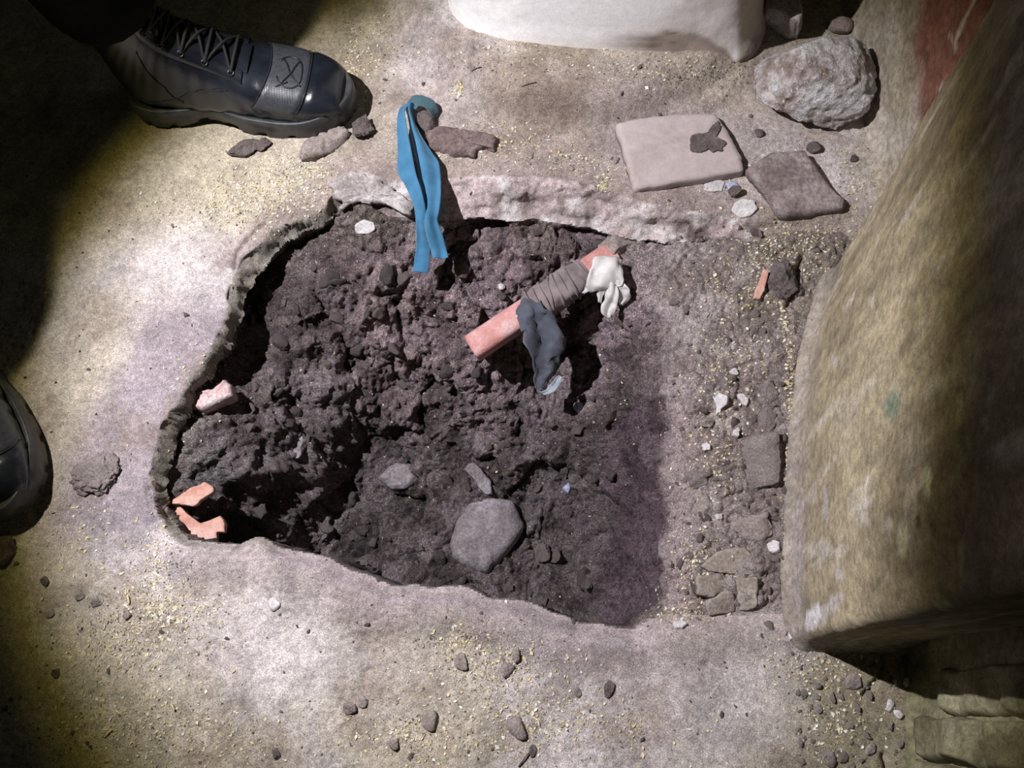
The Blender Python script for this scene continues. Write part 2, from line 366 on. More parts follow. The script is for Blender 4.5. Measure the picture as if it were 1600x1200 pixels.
for pts, wd, dp in [([(413, 347), (392, 365), (370, 395), (366, 420)], .0022, .008), ([(1135, 345), (1180, 352), (1215, 346)], .003, .006), ([(1258, 395), (1245, 430), (1236, 468)], .004, .012),
                    ([(228, 748), (232, 780), (240, 815)], .002, .006), ([(850, 640), (800, 600)], .001, .001), ([(1380, 1020), (1372, 1060), (1350, 1085)], .0025, .006), ([(190, 400), (240, 440), (270, 470)], .0015, .003), ([(1380, 1180), (1385, 1200)], .003, .008),
                    ([(700, 925), (740, 940), (770, 955)], .0015, .003), ([(560, 905), (620, 918), (690, 925)], .0015, .002)]:
    V[:, 2] -= dp * np.exp(-(polydist(pts) / wd)**2)
# small dents on the trodden floor
for _ in range(60):
    px, py = random.uniform(0, 1350), random.uniform(0, 1200); V[:, 2] -= (1 - inside) * .0018 * np.exp(-blob(px, py, random.uniform(4, 12), random.uniform(4, 9))**4)
# ---- ground colours: dust, damp, stain, tonal patches; lower rim shade painted in
c = lambda *a: np.array(a)[None, :]
n1 = fbm(P0, 6, 4, 101)[:, None]; n2 = fbm(P0, 25, 4, 102)[:, None]; n3 = fbm(P0, 70, 3, 103)[:, None]
beige = c(.45, .40, .31); lav = c(.31, .265, .285); pale = c(.50, .455, .45); brown = c(.22, .165, .12); grey = c(.33, .30, .27)
def m1(v): return np.clip(v, 0, 1)[:, None]
colr = lerp(beige, pale, sm(-.3, .4, n1))
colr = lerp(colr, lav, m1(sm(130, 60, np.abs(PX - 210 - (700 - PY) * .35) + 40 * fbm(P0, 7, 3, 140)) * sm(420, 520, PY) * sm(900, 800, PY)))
colr = lerp(colr, pale * 1.12, m1(1.15 - blob(430, 1010, 330, 130, .25)) * .9)  # paler ellipse on the floor in front of the pit
colr = lerp(colr, c(.50, .44, .36), m1(1.0 - blob(150, 560, 60, 170, .45)) * .7)
colr = lerp(colr, c(.34, .285, .265), m1(1.25 - blob(900, 200, 420, 130)) * .95)
colr = lerp(colr, c(.30, .255, .21), m1(1.2 - blob(1080, 1015, 170, 35)) * .7)
colr = lerp(colr, c(.25, .22, .14), m1(sm(1180, 1310, PX) * sm(960, 1040, PY)) * .9)
colr = lerp(colr, brown, m1(sm(.02, .45, fbm(P0, 13, 5, 110, .65))) * .55)
colr = lerp(colr, c(.33, .275, .29), m1(np.exp(-((s + .006) / .03)**2) * sm(1250, 1000, PX) * sm(840, 870, PY)) * .7)  # shade on the slope of the lower rim, painted as a lavender band
colr = lerp(colr, c(.30, .24, .225), m1(np.exp(-((s + .01) / .025)**2) * (PY < 420)) * .8)
colr = colr * (1 + .26 * n2 + .2 * n3)
# crust edge
edge = c(.30, .275, .24) * (1 + .3 * n3); top_edge = c(.42, .345, .345) * (1 + .5 * n2)
topm = m1(sm(520, 600, PX) * sm(420, 380, PY)); edge = lerp(edge, top_edge, topm); edge = lerp(edge, c(.38, .325, .335) * (1 + .3 * n3), m1(sm(830, 870, PY)))
edge = lerp(edge, c(.16, .125, .12), m1(sm(.05, .3, fbm(P0, 32, 4, 129))) * .75 * topm); wh = m1(sm(.08, .3, fbm(P0, 40, 3, 130))) * .8; edge = lerp(edge, c(.62, .58, .58), wh * topm)
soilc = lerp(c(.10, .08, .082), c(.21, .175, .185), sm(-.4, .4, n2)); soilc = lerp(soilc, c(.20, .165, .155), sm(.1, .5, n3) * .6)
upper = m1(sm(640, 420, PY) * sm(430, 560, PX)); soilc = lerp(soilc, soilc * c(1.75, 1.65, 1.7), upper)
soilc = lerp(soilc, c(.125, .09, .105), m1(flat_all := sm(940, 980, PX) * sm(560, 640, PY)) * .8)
soilc = lerp(soilc, c(.20, .195, .20), m1(1.1 - blob(290, 715, 35, 70, .35)) * .9)
cidn = cid[:, None]; soilc = soilc * (.75 + .5 * cidn)
rubc = lerp(c(.29, .24, .225), c(.46, .40, .395), sm(-.3, .4, n2)) * (1 + .25 * n3)
rubc = lerp(rubc, c(.46, .37, .38), m1(np.exp(-((PX - 1064) / 28)**2) * sm(520, 640, PY)) * .8)
rubc = lerp(rubc, c(.27, .23, .18), m1(sm(1130, 1200, PX) * sm(560, 460, PY)) * .6)
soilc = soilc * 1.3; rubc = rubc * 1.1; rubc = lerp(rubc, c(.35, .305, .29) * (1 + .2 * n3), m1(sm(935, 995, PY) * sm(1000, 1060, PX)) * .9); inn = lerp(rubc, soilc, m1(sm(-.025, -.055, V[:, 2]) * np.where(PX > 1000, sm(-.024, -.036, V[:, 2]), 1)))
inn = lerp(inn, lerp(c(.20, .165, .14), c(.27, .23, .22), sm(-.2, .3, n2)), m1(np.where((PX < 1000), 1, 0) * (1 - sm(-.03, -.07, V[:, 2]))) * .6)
softe = m1(sm(.0165, .011, t_) * sm(-.035, .004, s + .018 * fbm(P0, 30, 4, 150)) * sm(1000, 1060, PX)); colr = lerp(colr, rubc, softe)
edge = lerp(edge, rubc, m1(sm(.0165, .011, t_) * sm(1000, 1060, PX)))
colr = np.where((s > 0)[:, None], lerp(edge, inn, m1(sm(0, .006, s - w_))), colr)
colr = np.clip(colr, .02, .9)
# split into floor (trodden crust) and the pit / loose earth inside the outline
ii = np.arange(NX * NY).reshape(NY, NX)
quads = np.stack([ii[:-1, :-1], ii[:-1, 1:], ii[1:, 1:], ii[1:, :-1]], -1).reshape(-1, 4)
sq = s[quads].mean(1); zq = V[quads, 2].mean(1); wq = w_[quads].mean(1); pq = PX[quads].mean(1)
inq = sq > wq; loose = inq & (pq > 1040) & (zq > -.045); pit = inq & ~loose; flo = ~inq
bvh = BVHTree.FromPolygons(V.tolist(), quads.tolist())
def sub(name, mask, m, parent):
    q = quads[mask]; u, inv = np.unique(q, return_inverse=True)
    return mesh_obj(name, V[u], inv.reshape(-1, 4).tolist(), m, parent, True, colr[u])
floor = sub('floor', flo, M['ground'], None)
tag(floor, 'trodden pale mud floor around the open pit', 'floor', kind='structure')
tag(sub('pit', pit, M['soil'], floor), 'dark lumpy earth walls and bottom of the pit')
tag(sub('loose_earth', loose, M['loose'], floor), 'strip of loose rubbly earth between pit and wall')

def hit(px, py):
    v = ray(px, py); h = bvh.ray_cast(Vector(CAM), Vector(v))
    if h[0] is None: return at(px, py), np.array([0, 0, 1.])
    n = np.array(h[1]); n = n if n[2] > 0 else -n
    return np.array(h[0]), n
def drop(x, y):
    h = bvh.ray_cast(Vector((x, y, .3)), Vector((0, 0, -1))); return h[0].z if h[0] else 0.

# ------------------------------------------------------------------ walls
def wall(name, line, height, depth, colf, amp=.004, res=.005, flare=.012, round_=.010, end0=None, lean=(0, 0)):
    """closed wall: 'line' is the visible foot of the face in plan; it turns back by 'depth' at both ends"""
    p = [np.asarray(q[:2]) for q in line]; d = p[-1] - p[0]; d /= np.linalg.norm(d); nb = np.array([d[1], -d[0]])
    if nb[0] < 0: nb = -nb
    end0 = nb if end0 is None else np.array(end0, float)
    pts = [p[0] + end0 * depth] + p + [p[-1] + nb * depth]
    # resample with rounded corners
    seq = []
    for i in range(len(pts) - 1):
        L_ = np.linalg.norm(pts[i + 1] - pts[i]); n = max(2, int(L_ / res))
        for k_ in range(n): seq.append(pts[i] + (pts[i + 1] - pts[i]) * k_ / n)
    seq.append(pts[-1]); seq = np.array(seq)
    kk = max(1, int(round_ / res))
    ext = np.concatenate([np.repeat(seq[:1], kk, 0), seq, np.repeat(seq[-1:], kk, 0)]); sm_ = np.array([ext[i:i + 2 * kk + 1].mean(0) for i in range(len(seq))]); seq = sm_
    tg = np.gradient(seq, axis=0); tg /= np.linalg.norm(tg, axis=1)[:, None] + 1e-12
    on = np.column_stack([tg[:, 1], -tg[:, 0]])
    mid = (p[0] + p[-1]) / 2 + nb * depth / 2
    if ((seq[len(seq) // 2] - mid) @ on[len(seq) // 2]) < 0: on = -on
    zs = np.concatenate([np.arange(-.06, .62, res), np.arange(.62, height, .03), [height]])
    Pn = seq[None, :, :] + on[None] * (flare * np.exp(-np.maximum(zs, 0) / .015))[:, None, None]
    P = np.concatenate([Pn, np.repeat(zs[:, None, None], len(seq), 1)], 2)
    P[..., 0] += lean[0] * np.maximum(P[..., 2], 0); P[..., 1] += lean[1] * np.maximum(P[..., 2], 0)
    D = amp * fbm(P, 9, 4, 201) + amp * .25 * fbm(P, 60, 3, 203)
    P[..., :2] += on[None] * D[..., None]
    nz, ns = P.shape[:2]; Vv = P.reshape(-1, 3); I = np.arange(nz * ns).reshape(nz, ns)
    Fc = np.stack([I[:-1, :-1], I[:-1, 1:], I[1:, 1:], I[1:, :-1]], -1).reshape(-1, 4).tolist()
    Fc.append([int(I[-1, k_]) for k_ in range(ns)]); Fc.append([int(I[k_, 0]) for k_ in range(nz)][::-1] + [int(I[k_, -1]) for k_ in range(nz)])
    o = mesh_obj(name, Vv, Fc, M['plaster'], None, True, np.clip(colf(Vv), .01, .9)); o['kind'] = 'structure'; return o
def ell(px, py, cx, cy, rx, ry, rot=0):
    c_, s_ = math.cos(rot), math.sin(rot); a = px - cx; b = py - cy
    return np.sqrt(((a * c_ + b * s_) / rx)**2 + ((-a * s_ + b * c_) / ry)**2)
def col_right(P):
    px, py = proj(P); Q = P * np.array([1, 1, .35])
    a = fbm(Q, 14, 4, 301)[:, None]; b = fbm(P * np.array([1, 1, .25]), 70, 4, 302)[:, None]; c2 = fbm(P, 7, 3, 303)[:, None]
    r = lerp(c(.19, .155, .10), c(.33, .28, .19), sm(-.3, .3, a)); r = lerp(r, c(.40, .35, .31), sm(.05, .4, c2) * .6); r = r * (1 + .55 * b); r = lerp(r, c(.48, .44, .38), m1(sm(.28, .5, fbm(P * np.array([1, 1, .2]), 55, 3, 309))) * .7)
    r = lerp(r, c(.36, .32, .31), m1(sm(.10, 0, P[:, 2])) * .55)
    j = 5 * fbm(P, 80, 2, 305)
    def spot_(cx, cy, rx, ry, colr_, rot=0, st=1.):
        nonlocal r
        d = ell(px + j, py + j, cx, cy, rx, ry, rot); r = lerp(r, c(*colr_), m1(sm(1.25, .8, d)) * st)
    spot_(1395, 632, 11, 22, (.17, .22, .16), .1, .85); spot_(1402, 612, 12, 6, (.40, .38, .28), .5, .8); spot_(1447, 752, 8, 24, (.50, .50, .38), .05)
    spot_(1498, 640, 7, 22, (.42, .42, .22), 0, .7); spot_(1548, 612, 5, 14, (.30, .32, .22), .2, .8); spot_(1539, 660, 5, 13, (.28, .30, .2), 0, .8); spot_(1440, 778, 6, 14, (.12, .1, .07), 0, .8)
    spot_(1436, 812, 5, 14, (.08, .07, .03), 0, .9); spot_(1457, 825, 4, 9, (.08, .07, .03), 0, .9); spot_(1353, 762, 4, 24, (.52, .49, .46), .25, .7); spot_(1352, 783, 6, 6, (.55, .5, .48), 0, .9)
    spot_(1270, 965, 9, 22, (.62, .60, .62), .5, .95); spot_(1300, 948, 8, 24, (.45, .42, .42), .7, .7); spot_(1388, 822, 9, 14, (.42, .38, .31), 0, .6); spot_(1410, 845, 8, 24, (.42, .40, .28), 0, .7)
    spot_(1325, 640, 16, 34, (.38, .33, .27), .1, .45); spot_(1305, 565, 5, 8, (.45, .42, .38), .4, .7); spot_(1500, 870, 4, 24, (.36, .36, .24), 0, .5); spot_(1475, 945, 14, 7, (.42, .38, .30), .2, .6)
    spot_(1290, 790, 5, 30, (.42, .39, .38), 0, .5); spot_(1248, 870, 7, 90, (.36, .33, .34), 0, .5); spot_(1310, 895, 7, 14, (.42, .39, .37), 0, .6)
    return r
wr = wall('wall_right', [at(1246, 1004), at(1238, 900), at(1246, 700), at(1262, 560), at(1300, 430)], 1.5, .5, col_right, end0=(1, .03), lean=(-.035, 0))
tag(wr, 'brown smeared plaster wall face beside the loose earth', 'wall')
def col_back(P):
    px, py = proj(P); a = fbm(P * np.array([1, 1, .4]), 18, 4, 311)[:, None]; b = fbm(P, 60, 3, 312)[:, None]
    r = lerp(c(.27, .235, .17), c(.38, .34, .29), sm(-.3, .3, a)) * (1 + .3 * b)
    red = m1(sm(-20, 20, px - 1432 + 12 * fbm(P, 30, 3, 313)) * sm(.10, .14, P[:, 2] + .01 * fbm(P, 40, 2, 315)))
    r = lerp(r, c(.14, .045, .03) * (1 + .4 * b), red * .9)
    r = lerp(r, c(.12, .10, .06), m1(sm(1440, 1400, px) * sm(.11, .15, P[:, 2])) * .8)  # dim edge of the torch light, painted dark left of the red
    d = np.full(len(P), 999.)
    for a0, b0 in (((1525, -5), (1512, 20)), ((1512, 20), (1492, 62)), ((1492, 62), (1492, 78)), ((1480, 128), (1465, 143)), ((1492, 66), (1484, 55))):
        a0 = np.array(a0); b0 = np.array(b0); ab = b0 - a0; q = np.column_stack([px, py]); t = np.clip(((q - a0) @ ab) / (ab @ ab), 0, 1); d = np.minimum(d, np.linalg.norm(q - a0 - t[:, None] * ab, axis=1))
    return lerp(r, c(.38, .34, .30), m1(sm(4, 1.5, d + 2 * fbm(P, 90, 2, 317))) * .8)
wb = wall('wall_right', [at(1400, 360), at(1378, 280), at(1362, 190), at(1345, 90), at(1320, -40), at(1300, -140)], 1.5, .45, col_back, .006)
tag(wb, 'set-back plaster wall stained dark red above, behind the grey boulder', 'wall')
def col_low(P):
    a = fbm(P * np.array([1, 1, .15]), 60, 4, 321)[:, None]; b = fbm(P, 22, 3, 322)[:, None]
    return lerp(c(.16, .15, .085), c(.30, .28, .18), sm(-.3, .3, b)) * (1 + .45 * a)
wl = wall('wall_right', [at(1424, 1400), at(1428, 1260), at(1430, 1150), at(1432, 980)], 1.5, .45, col_low, .004)
tag(wl, 'recessed streaky wall below the plaster wall corner', 'wall')
# rough stones standing proud of the recessed wall
def wall_stone(quad, z0, z1, proud, seed):
    (xa, ya), (xb, yb) = quad; a = at(xa, ya); b = at(xb, yb); d = (b - a)[:2]; Ld = np.linalg.norm(d); d /= Ld; nb = np.array([d[1], -d[0]]); nb = nb if nb[0] < 0 else -nb
    n, m_ = 24, 30; Vs = []; 
    for layer, dep in ((0, proud), (1, -.03)):
        for i in range(m_ + 1):
            for j in range(n + 1):
                u, v = j / n, i / m_; e = min(u, 1 - u) * Ld; f = min(v, 1 - v) * (z1 - z0); q = min(1, min(e, f) / .004)
                off = dep * (1 if layer else (.35 + .65 * math.sqrt(q)))
                pt = np.array([*(a[:2] + d * (Ld * u) + nb * off), z0 + (z1 - z0) * v]); Vs.append(pt)
    Vs = np.array(Vs); Vs[:, :2] += nb * (.010 * fbm(Vs, 25, 5, seed, .6))[:, None]; Vs[:, 2] += .006 * fbm(Vs, 18, 2, seed + 5); Vs[:, :2] += d * (.006 * fbm(Vs, 18, 2, seed + 9))[:, None]
    N = (n + 1) * (m_ + 1); Fc = []
    g_ = lambda l, i, j: l * N + i * (n + 1) + j
    for i in range(m_):
        for j in range(n): Fc.append((g_(0, i, j), g_(0, i, j + 1), g_(0, i + 1, j + 1), g_(0, i + 1, j))); Fc.append((g_(1, i, j), g_(1, i + 1, j), g_(1, i + 1, j + 1), g_(1, i, j + 1)))
    for i in range(m_): Fc += [(g_(0, i, 0), g_(0, i + 1, 0), g_(1, i + 1, 0), g_(1, i, 0)), (g_(0, i, n), g_(1, i, n), g_(1, i + 1, n), g_(0, i + 1, n))]
    for j in range(n): Fc += [(g_(0, 0, j), g_(1, 0, j), g_(1, 0, j + 1), g_(0, 0, j + 1)), (g_(0, m_, j), g_(0, m_, j + 1), g_(1, m_, j + 1), g_(1, m_, j))]
    mesh_obj('stone', Vs, Fc, M['plaster'], wl, True, np.clip(col_low(Vs) * (1.1 if seed % 2 else .85), .01, .9))
wall_stone(((1433, 1050), (1431, 1112)), .08, .30, .012, 401)
wall_stone(((1431, 1118), (1430, 1180)), .03, .16, .016, 402)
wall_stone(((1431, 1116), (1430, 1178)), .17, .36, .010, 403)
wall_stone(((1430, 1186), (1429, 1250)), .02, .30, .014, 404)
wall_stone(((1433, 1050), (1431, 1112)), .31, .55, .010, 405)

# ------------------------------------------------------------------ whitewashed pillar
def pillar():
    # plan: rounded rectangle; foot line on the mound (z about .035)
    z0 = .03; A0 = at(690, 42, z0 + .01); B0 = at(1188, 74, z0 + .01); d = (B0 - A0)[:2]; Wd = np.linalg.norm(d); d /= Wd; nb = np.array([-d[1], d[0]])
    n = 300; zs = np.concatenate([np.arange(-.02, .34, .004), np.arange(.34, .9, .03)]); rows = []
    dep = .36
    for zz in zs:
        t = max(0, zz) ; sc = 1 - .10 * t
        rr = .055
        row = []
        flare = .010 * math.exp(-max(zz - .02, 0) / .02)
        for k_ in range(n):
            th = 2 * math.pi * k_ / n; e = .28
            cx = math.copysign(abs(math.cos(th))**e, math.cos(th)); sy = math.copysign(abs(math.sin(th))**e, math.sin(th))
            a_ = (Wd / 2 * sc + flare) * cx; b_ = (dep / 2 * sc + flare) * sy
            # bulging front
            bul = -.022 * (1 - (cx)**2) if sy < 0 else 0
            row.append([*(A0[:2] + d * (Wd / 2 + a_) + nb * (dep / 2 + b_ + bul + .0)), zz])
        rows.append(row)
    P = np.array(rows); ctr = P.mean(1, keepdims=True); o_ = P - ctr; o_ /= np.linalg.norm(o_, axis=2, keepdims=True)
    P = P + o_ * (.006 * fbm(P, 9, 3, 501) + .0012 * fbm(P, 50, 3, 502))[..., None]
    nz = len(zs); Vv = P.reshape(-1, 3); I = np.arange(nz * n).reshape(nz, n); J = np.roll(I, -1, 1)
    Fc = np.stack([I[:-1], J[:-1], J[1:], I[1:]], -1).reshape(-1, 4).tolist(); Fc.append([int(q) for q in I[-1]])
    px, py = proj(Vv)
    xs = [600, 690, 730, 800, 860, 900, 960, 1000, 1040, 1080, 1110, 1135, 1150, 1175, 1250]; ys = [40, 45, 68, 78, 86, 92, 78, 62, 50, 52, 64, 80, 105, 60, 10]
    lim = np.interp(px, xs, ys) + 9 * fbm(Vv, 35, 4, 510)
    mudm = m1(sm(-7, 5, py - lim)); back = m1(sm(-.02, .02, (Vv[:, :2] - A0[:2]) @ nb - .06))
    white = c(.90, .90, .92) * (1 + .06 * fbm(Vv, 12, 3, 511)[:, None]); st = m1(sm(.15, .5, fbm(Vv, 22, 4, 512))) * .22; white = lerp(white, c(.50, .44, .33), st)
    white = lerp(white, c(.5, .44, .33), m1(sm(-30, -4, py - lim)) * .35)
    mud = lerp(c(.30, .245, .225), c(.38, .32, .28), sm(-.3, .3, fbm(Vv, 40, 3, 513)[:, None])); mud = lerp(mud, c(.14, .11, .07), m1(sm(.3, .5, fbm(Vv, 120, 3, 514))) * .8)
    side = m1(sm(1148, 1160, px)); white = lerp(white, c(.42, .38, .30), side * .85)  # right side greyed: its shade is painted into the whitewash colour
    cc = lerp(white, mud, mudm)
    return tag(mesh_obj('plastered_pillar', Vv, Fc, M['lime'], None, True, np.clip(cc, .02, .93)), 'whitewashed plaster pillar with muddy foot, rising behind the pit', 'pillar')
pillar()

# ------------------------------------------------------------------ stones and slabs
def frame(n):
    n = n / np.linalg.norm(n); a = np.cross([0, 1., 0], n); a /= np.linalg.norm(a); return a, np.cross(n, a), n
def slab(name, pts, thick, m, label=None, cat=None, group=None, flat=False, rough=.001, embed=.004, parent=None, lift=0., bev=.15, tiltn=None, jag=.0012, seed=None, dome=0.):
    seed = seed if seed is not None else int(abs(pts[0][0] * 3 + pts[0][1]))
    pts = np.array(pts, float); c0 = pts.mean(0); hs = [hit(*c0)] + [hit(*(c0 + (p - c0) * .8)) for p in pts]
    P = np.mean([h_[0] for h_ in hs], 0); n = np.mean([h_[1] for h_ in hs], 0); n = n / np.linalg.norm(n)
    if flat: n = np.array([0, 0, 1.])
    if tiltn is not None: n = np.array(tiltn, float); n /= np.linalg.norm(n)
    P = P + n * lift; top = P + n * thick
    def onp(px, py): v = ray(px, py); return CAM + v * (((top - CAM) @ n) / (v @ n))
    o2 = []
    k_ = 7
    for i in range(len(pts)):
        a, b = pts[i], pts[(i + 1) % len(pts)]
        for j in range(k_): o2.append(onp(*(a + (b - a) * (j / k_))))
    o2 = np.array(o2); cen = o2.mean(0); o2 = (np.roll(o2, 1, 0) + o2 * 4 + np.roll(o2, -1, 0)) / 6
    nn = len(o2); r1 = fbm(o2, 150, 3, seed)[:, None]; dirs = (o2 - cen); dl = np.linalg.norm(dirs, axis=1, keepdims=True); dirs = dirs / dl
    o2 = o2 + dirs * r1 * jag * 2
    be = thick * bev; rings = []
    rings.append(o2 + dirs * (thick * .05) - n * (thick + embed)); rings.append(o2 + dirs * thick * .06 - n * thick * .55); rings.append(o2 - n * be * 1.2)
    rings.append(o2 - dirs * be * .5 - n * be * .3)
    for f_ in (.93, .8, .6, .4, .2): rings.append(cen + (o2 - dirs * be - cen) * f_ + n * (dome * (1 - f_ * f_)))
    Vv = np.concatenate(rings); Vv = Vv + n * (rough * (1.6 * fbm(Vv, 70, 4, seed + 3) + (1.6 * fbm(Vv, 210, 3, seed + 8) if rough > .0025 else 0)))[:, None] + np.column_stack([fbm(Vv, 90, 2, seed + 4), fbm(Vv, 90, 2, seed + 6), 0 * Vv[:, 0]]) * rough
    Vv = np.vstack([Vv, Vv[-nn:].mean(0)]); Fc = []
    for q in range(len(rings) - 1):
        for i in range(nn): j = (i + 1) % nn; Fc.append((q * nn + i, q * nn + j, (q + 1) * nn + j, (q + 1) * nn + i))
    ci = len(Vv) - 1; b_ = (len(rings) - 1) * nn
    for i in range(nn): Fc.append((b_ + i, b_ + (i + 1) % nn, ci))
    Fc.append(tuple(range(nn))[::-1])
    if parent is None:
        o = mesh_obj(name, Vv - P, Fc, m); o.location = P
    else: o = mesh_obj(name, Vv, Fc, m, parent)
    bm = bmesh.new(); bm.from_mesh(o.data); bmesh.ops.recalc_face_normals(bm, faces=bm.faces); bm.to_mesh(o.data); bm.free()
    return tag(o, label, cat, group)
_ico = {}
def ico(sub):
    if sub not in _ico:
        bm = bmesh.new(); bmesh.ops.create_icosphere(bm, subdivisions=sub, radius=1); bm.verts.ensure_lookup_table()
        _ico[sub] = (np.array([v.co[:] for v in bm.verts]), [tuple(v.index for v in f.verts) for f in bm.faces]); bm.free()
    return _ico[sub]
def rock_geo(r, seed, cuts=9, sub=4, am=.10, fine=.03, lo=.62):
    P, Fc = ico(sub); P = P.copy(); rg = np.random.default_rng(seed)
    for k_ in range(cuts):
        n = rg.normal(size=3); n /= np.linalg.norm(n); d = rg.uniform(lo, .92); q = P @ n; m_ = q > d; P[m_] -= n * (q[m_] - d)[:, None] * .93
    P = P * (1 + am * fbm(P + seed, 1.6, 3, seed) + fine * fbm(P + seed, 7, 3, seed + 1))[:, None]
    return P * np.array(r), Fc
def rock(name, px, py, r, m, label, cat, group=None, rz=0, seed=1, sink=.3, cuts=14, sub=4, am=.1, fine=.09, tilt=(0, 0), lo=.52, P=None):
    Vv, Fc = rock_geo(r, seed, cuts, sub, am, fine, lo)
    if P is None: P, _ = hit(px, py + r[2] * 250)
    o = mesh_obj(name, Vv, Fc, m); o.location = (P[0], P[1], P[2] + r[2] * (1 - sink) - r[2] * .15); o.rotation_euler = (tilt[0], tilt[1], rz); return tag(o, label, cat, group)

rock('boulder', 1262, 134, (.080, .074, .060), M['boulder'], 'large pitted grey and brown boulder right of the white pillar', 'stone', rz=-.5, seed=21, cuts=11, sub=6, am=.12, fine=.07, sink=.35, lo=.62)
rock('stone', 1308, 44, (.022, .016, .014), M['paleclod'], 'small pale stone just behind the large boulder', 'stone', seed=5)
slab('plaster_chip', [(1196, -8), (1250, -10), (1256, 20), (1252, 32), (1236, 32), (1225, 22), (1200, 14)], .06, M['limecrust'], 'pale angular fragment in the gap behind the boulder', 'fragment', tiltn=(-.1, -.3, 1), lift=.004, bev=.08)
slab('tile', [(962, 192), (1000, 183), (1118, 176), (1138, 205), (1160, 245), (1162, 266), (1130, 272), (1060, 284), (992, 295), (980, 250)], .013, M['tile'], 'pale dusty square tile with a dark smudge, right of centre', 'tile', tiltn=(.03, -.04, 1), rough=.0006, lift=.004, bev=.2)
slab('mud_smear', [(1085, 210), (1108, 202), (1122, 186), (1128, 196), (1118, 214), (1136, 222), (1126, 236), (1108, 232), (1090, 240), (1078, 228)], .0025, M['clod'], 'dark mud smear stuck on the pale square tile', 'mud', tiltn=(.03, -.04, 1), lift=.0175, embed=0, jag=.003)
slab('tile', [(1168, 262), (1205, 235), (1258, 232), (1300, 290), (1322, 312), (1318, 325), (1222, 336), (1200, 300)], .016, M['darktile'], 'brown broken tile lying below the large boulder', 'tile', tiltn=(.02, -.07, 1), rough=.0015, lift=.002, bev=.25)
slab('brick_fragment', [(664, 200), (700, 194), (745, 203), (778, 208), (772, 232), (756, 226), (735, 242), (690, 236), (668, 228)], .016, M['brick'], 'brown brick fragment half buried right of the blue cloth', 'brick', tiltn=(0, -.12, 1), rough=.003, lift=-.002, bev=.3, jag=.003)
rock('stone', 666, 192, (.014, .024, .012), M['clod'], 'small brown stone wedged inside the bend of the blue cloth', 'stone', rz=.2, seed=9)
# clods by the boot toe
slab('clod', [(478, 215), (515, 200), (530, 190), (548, 205), (520, 228), (495, 240), (462, 240)], .012, M['paleclod'], 'flat pinkish clod just under the boot toe', 'clod', rough=.003, bev=.4, jag=.003, dome=.004)
rock('clod', 566, 200, (.021, .018, .014), M['clod'], 'dark crumbly clod to the right of the boot toe', 'clod', seed=31, am=.25, fine=.12, sub=5)
rock('clod', 384, 232, (.028, .012, .010), M['clod'], 'brown clod beneath the arch of the laced boot', 'clod', rz=.15, seed=33, am=.25, fine=.12, sub=5)
rock('clod', 410, 228, (.014, .010, .009), M['clod'], 'smaller brown clod under the ball of the laced boot', 'clod', rz=.4, seed=35, am=.25, fine=.12)
rock('clod', 154, 740, (.030, .026, .011), M['stripclod'], 'crumbled grey clod on the floor left of the pit', 'clod', seed=37, am=.25, fine=.25, sub=5, sink=.5, lo=.75)
rock('clod', 10, 858, (.018, .022, .010), M['clod'], 'dark brown clod below the left edge boot', 'clod', seed=38, am=.25, fine=.12, sub=5)
# lime crust flap on the rim
slab('plaster_fragment', [(512, 288), (530, 272), (552, 268), (590, 284), (622, 300), (645, 318), (640, 340), (612, 322), (575, 314), (545, 318), (524, 312)], .010, M['limecrust'], 'whitish crust fragment on the rim left of the blue cloth', 'fragment', rough=.003, bev=.4, jag=.004, lift=.003)
V_, F_ = tube(catmull([hit(534, 330)[0] + [0, 0, .006], hit(556, 316)[0] + [0, 0, .008], hit(590, 314)[0] + [0, 0, .010], hit(622, 322)[0] + [0, 0, .008], hit(640, 336)[0] + [0, 0, .004]], 20), .0035)
tag(mesh_obj('root', V_, F_, M['limecrust']), 'grey curved root along the rim under the whitish crust fragment', 'root')
slab('stone_flake', [(553, 352), (568, 345), (584, 348), (587, 358), (575, 367), (558, 366)], .004, M['chip'], 'pale flake lying on the earth left of the blue cloth end', 'flake')
slab('stone_flake', [(1102, 286), (1122, 280), (1133, 284), (1128, 298), (1112, 299), (1100, 297)], .003, M['chip'], 'white angular flake directly below the pale square tile', 'flake')
slab('stone_flake', [(1134, 285), (1148, 283), (1156, 292), (1140, 296)], .003, M['bluechip'], 'small bluish flake below the tile corner', 'flake')
slab('stone_flake', [(1146, 316), (1160, 310), (1178, 313), (1182, 326), (1172, 338), (1156, 339), (1144, 328)], .003, M['chip'], 'round whitish flake left of the brown broken tile', 'flake')
rock('clod', 1148, 300, (.011, .008, .008), M['clod'], 'brown clod between the white flakes below the pale tile', 'clod', seed=41)
rock('clod', 1185, 208, (.007, .007, .006), M['clod'], 'small dark clod between tile and boulder', 'clod', seed=42)
rock('clod', 1268, 232, (.012, .009, .008), M['clod'], 'brown clod in the shade under the boulder', 'clod', seed=43)
rock('pebble', 1333, 248, (.006, .006, .005), M['wetclod'], 'small dark pebble on the floor right of the boulder', 'pebble', seed=44)
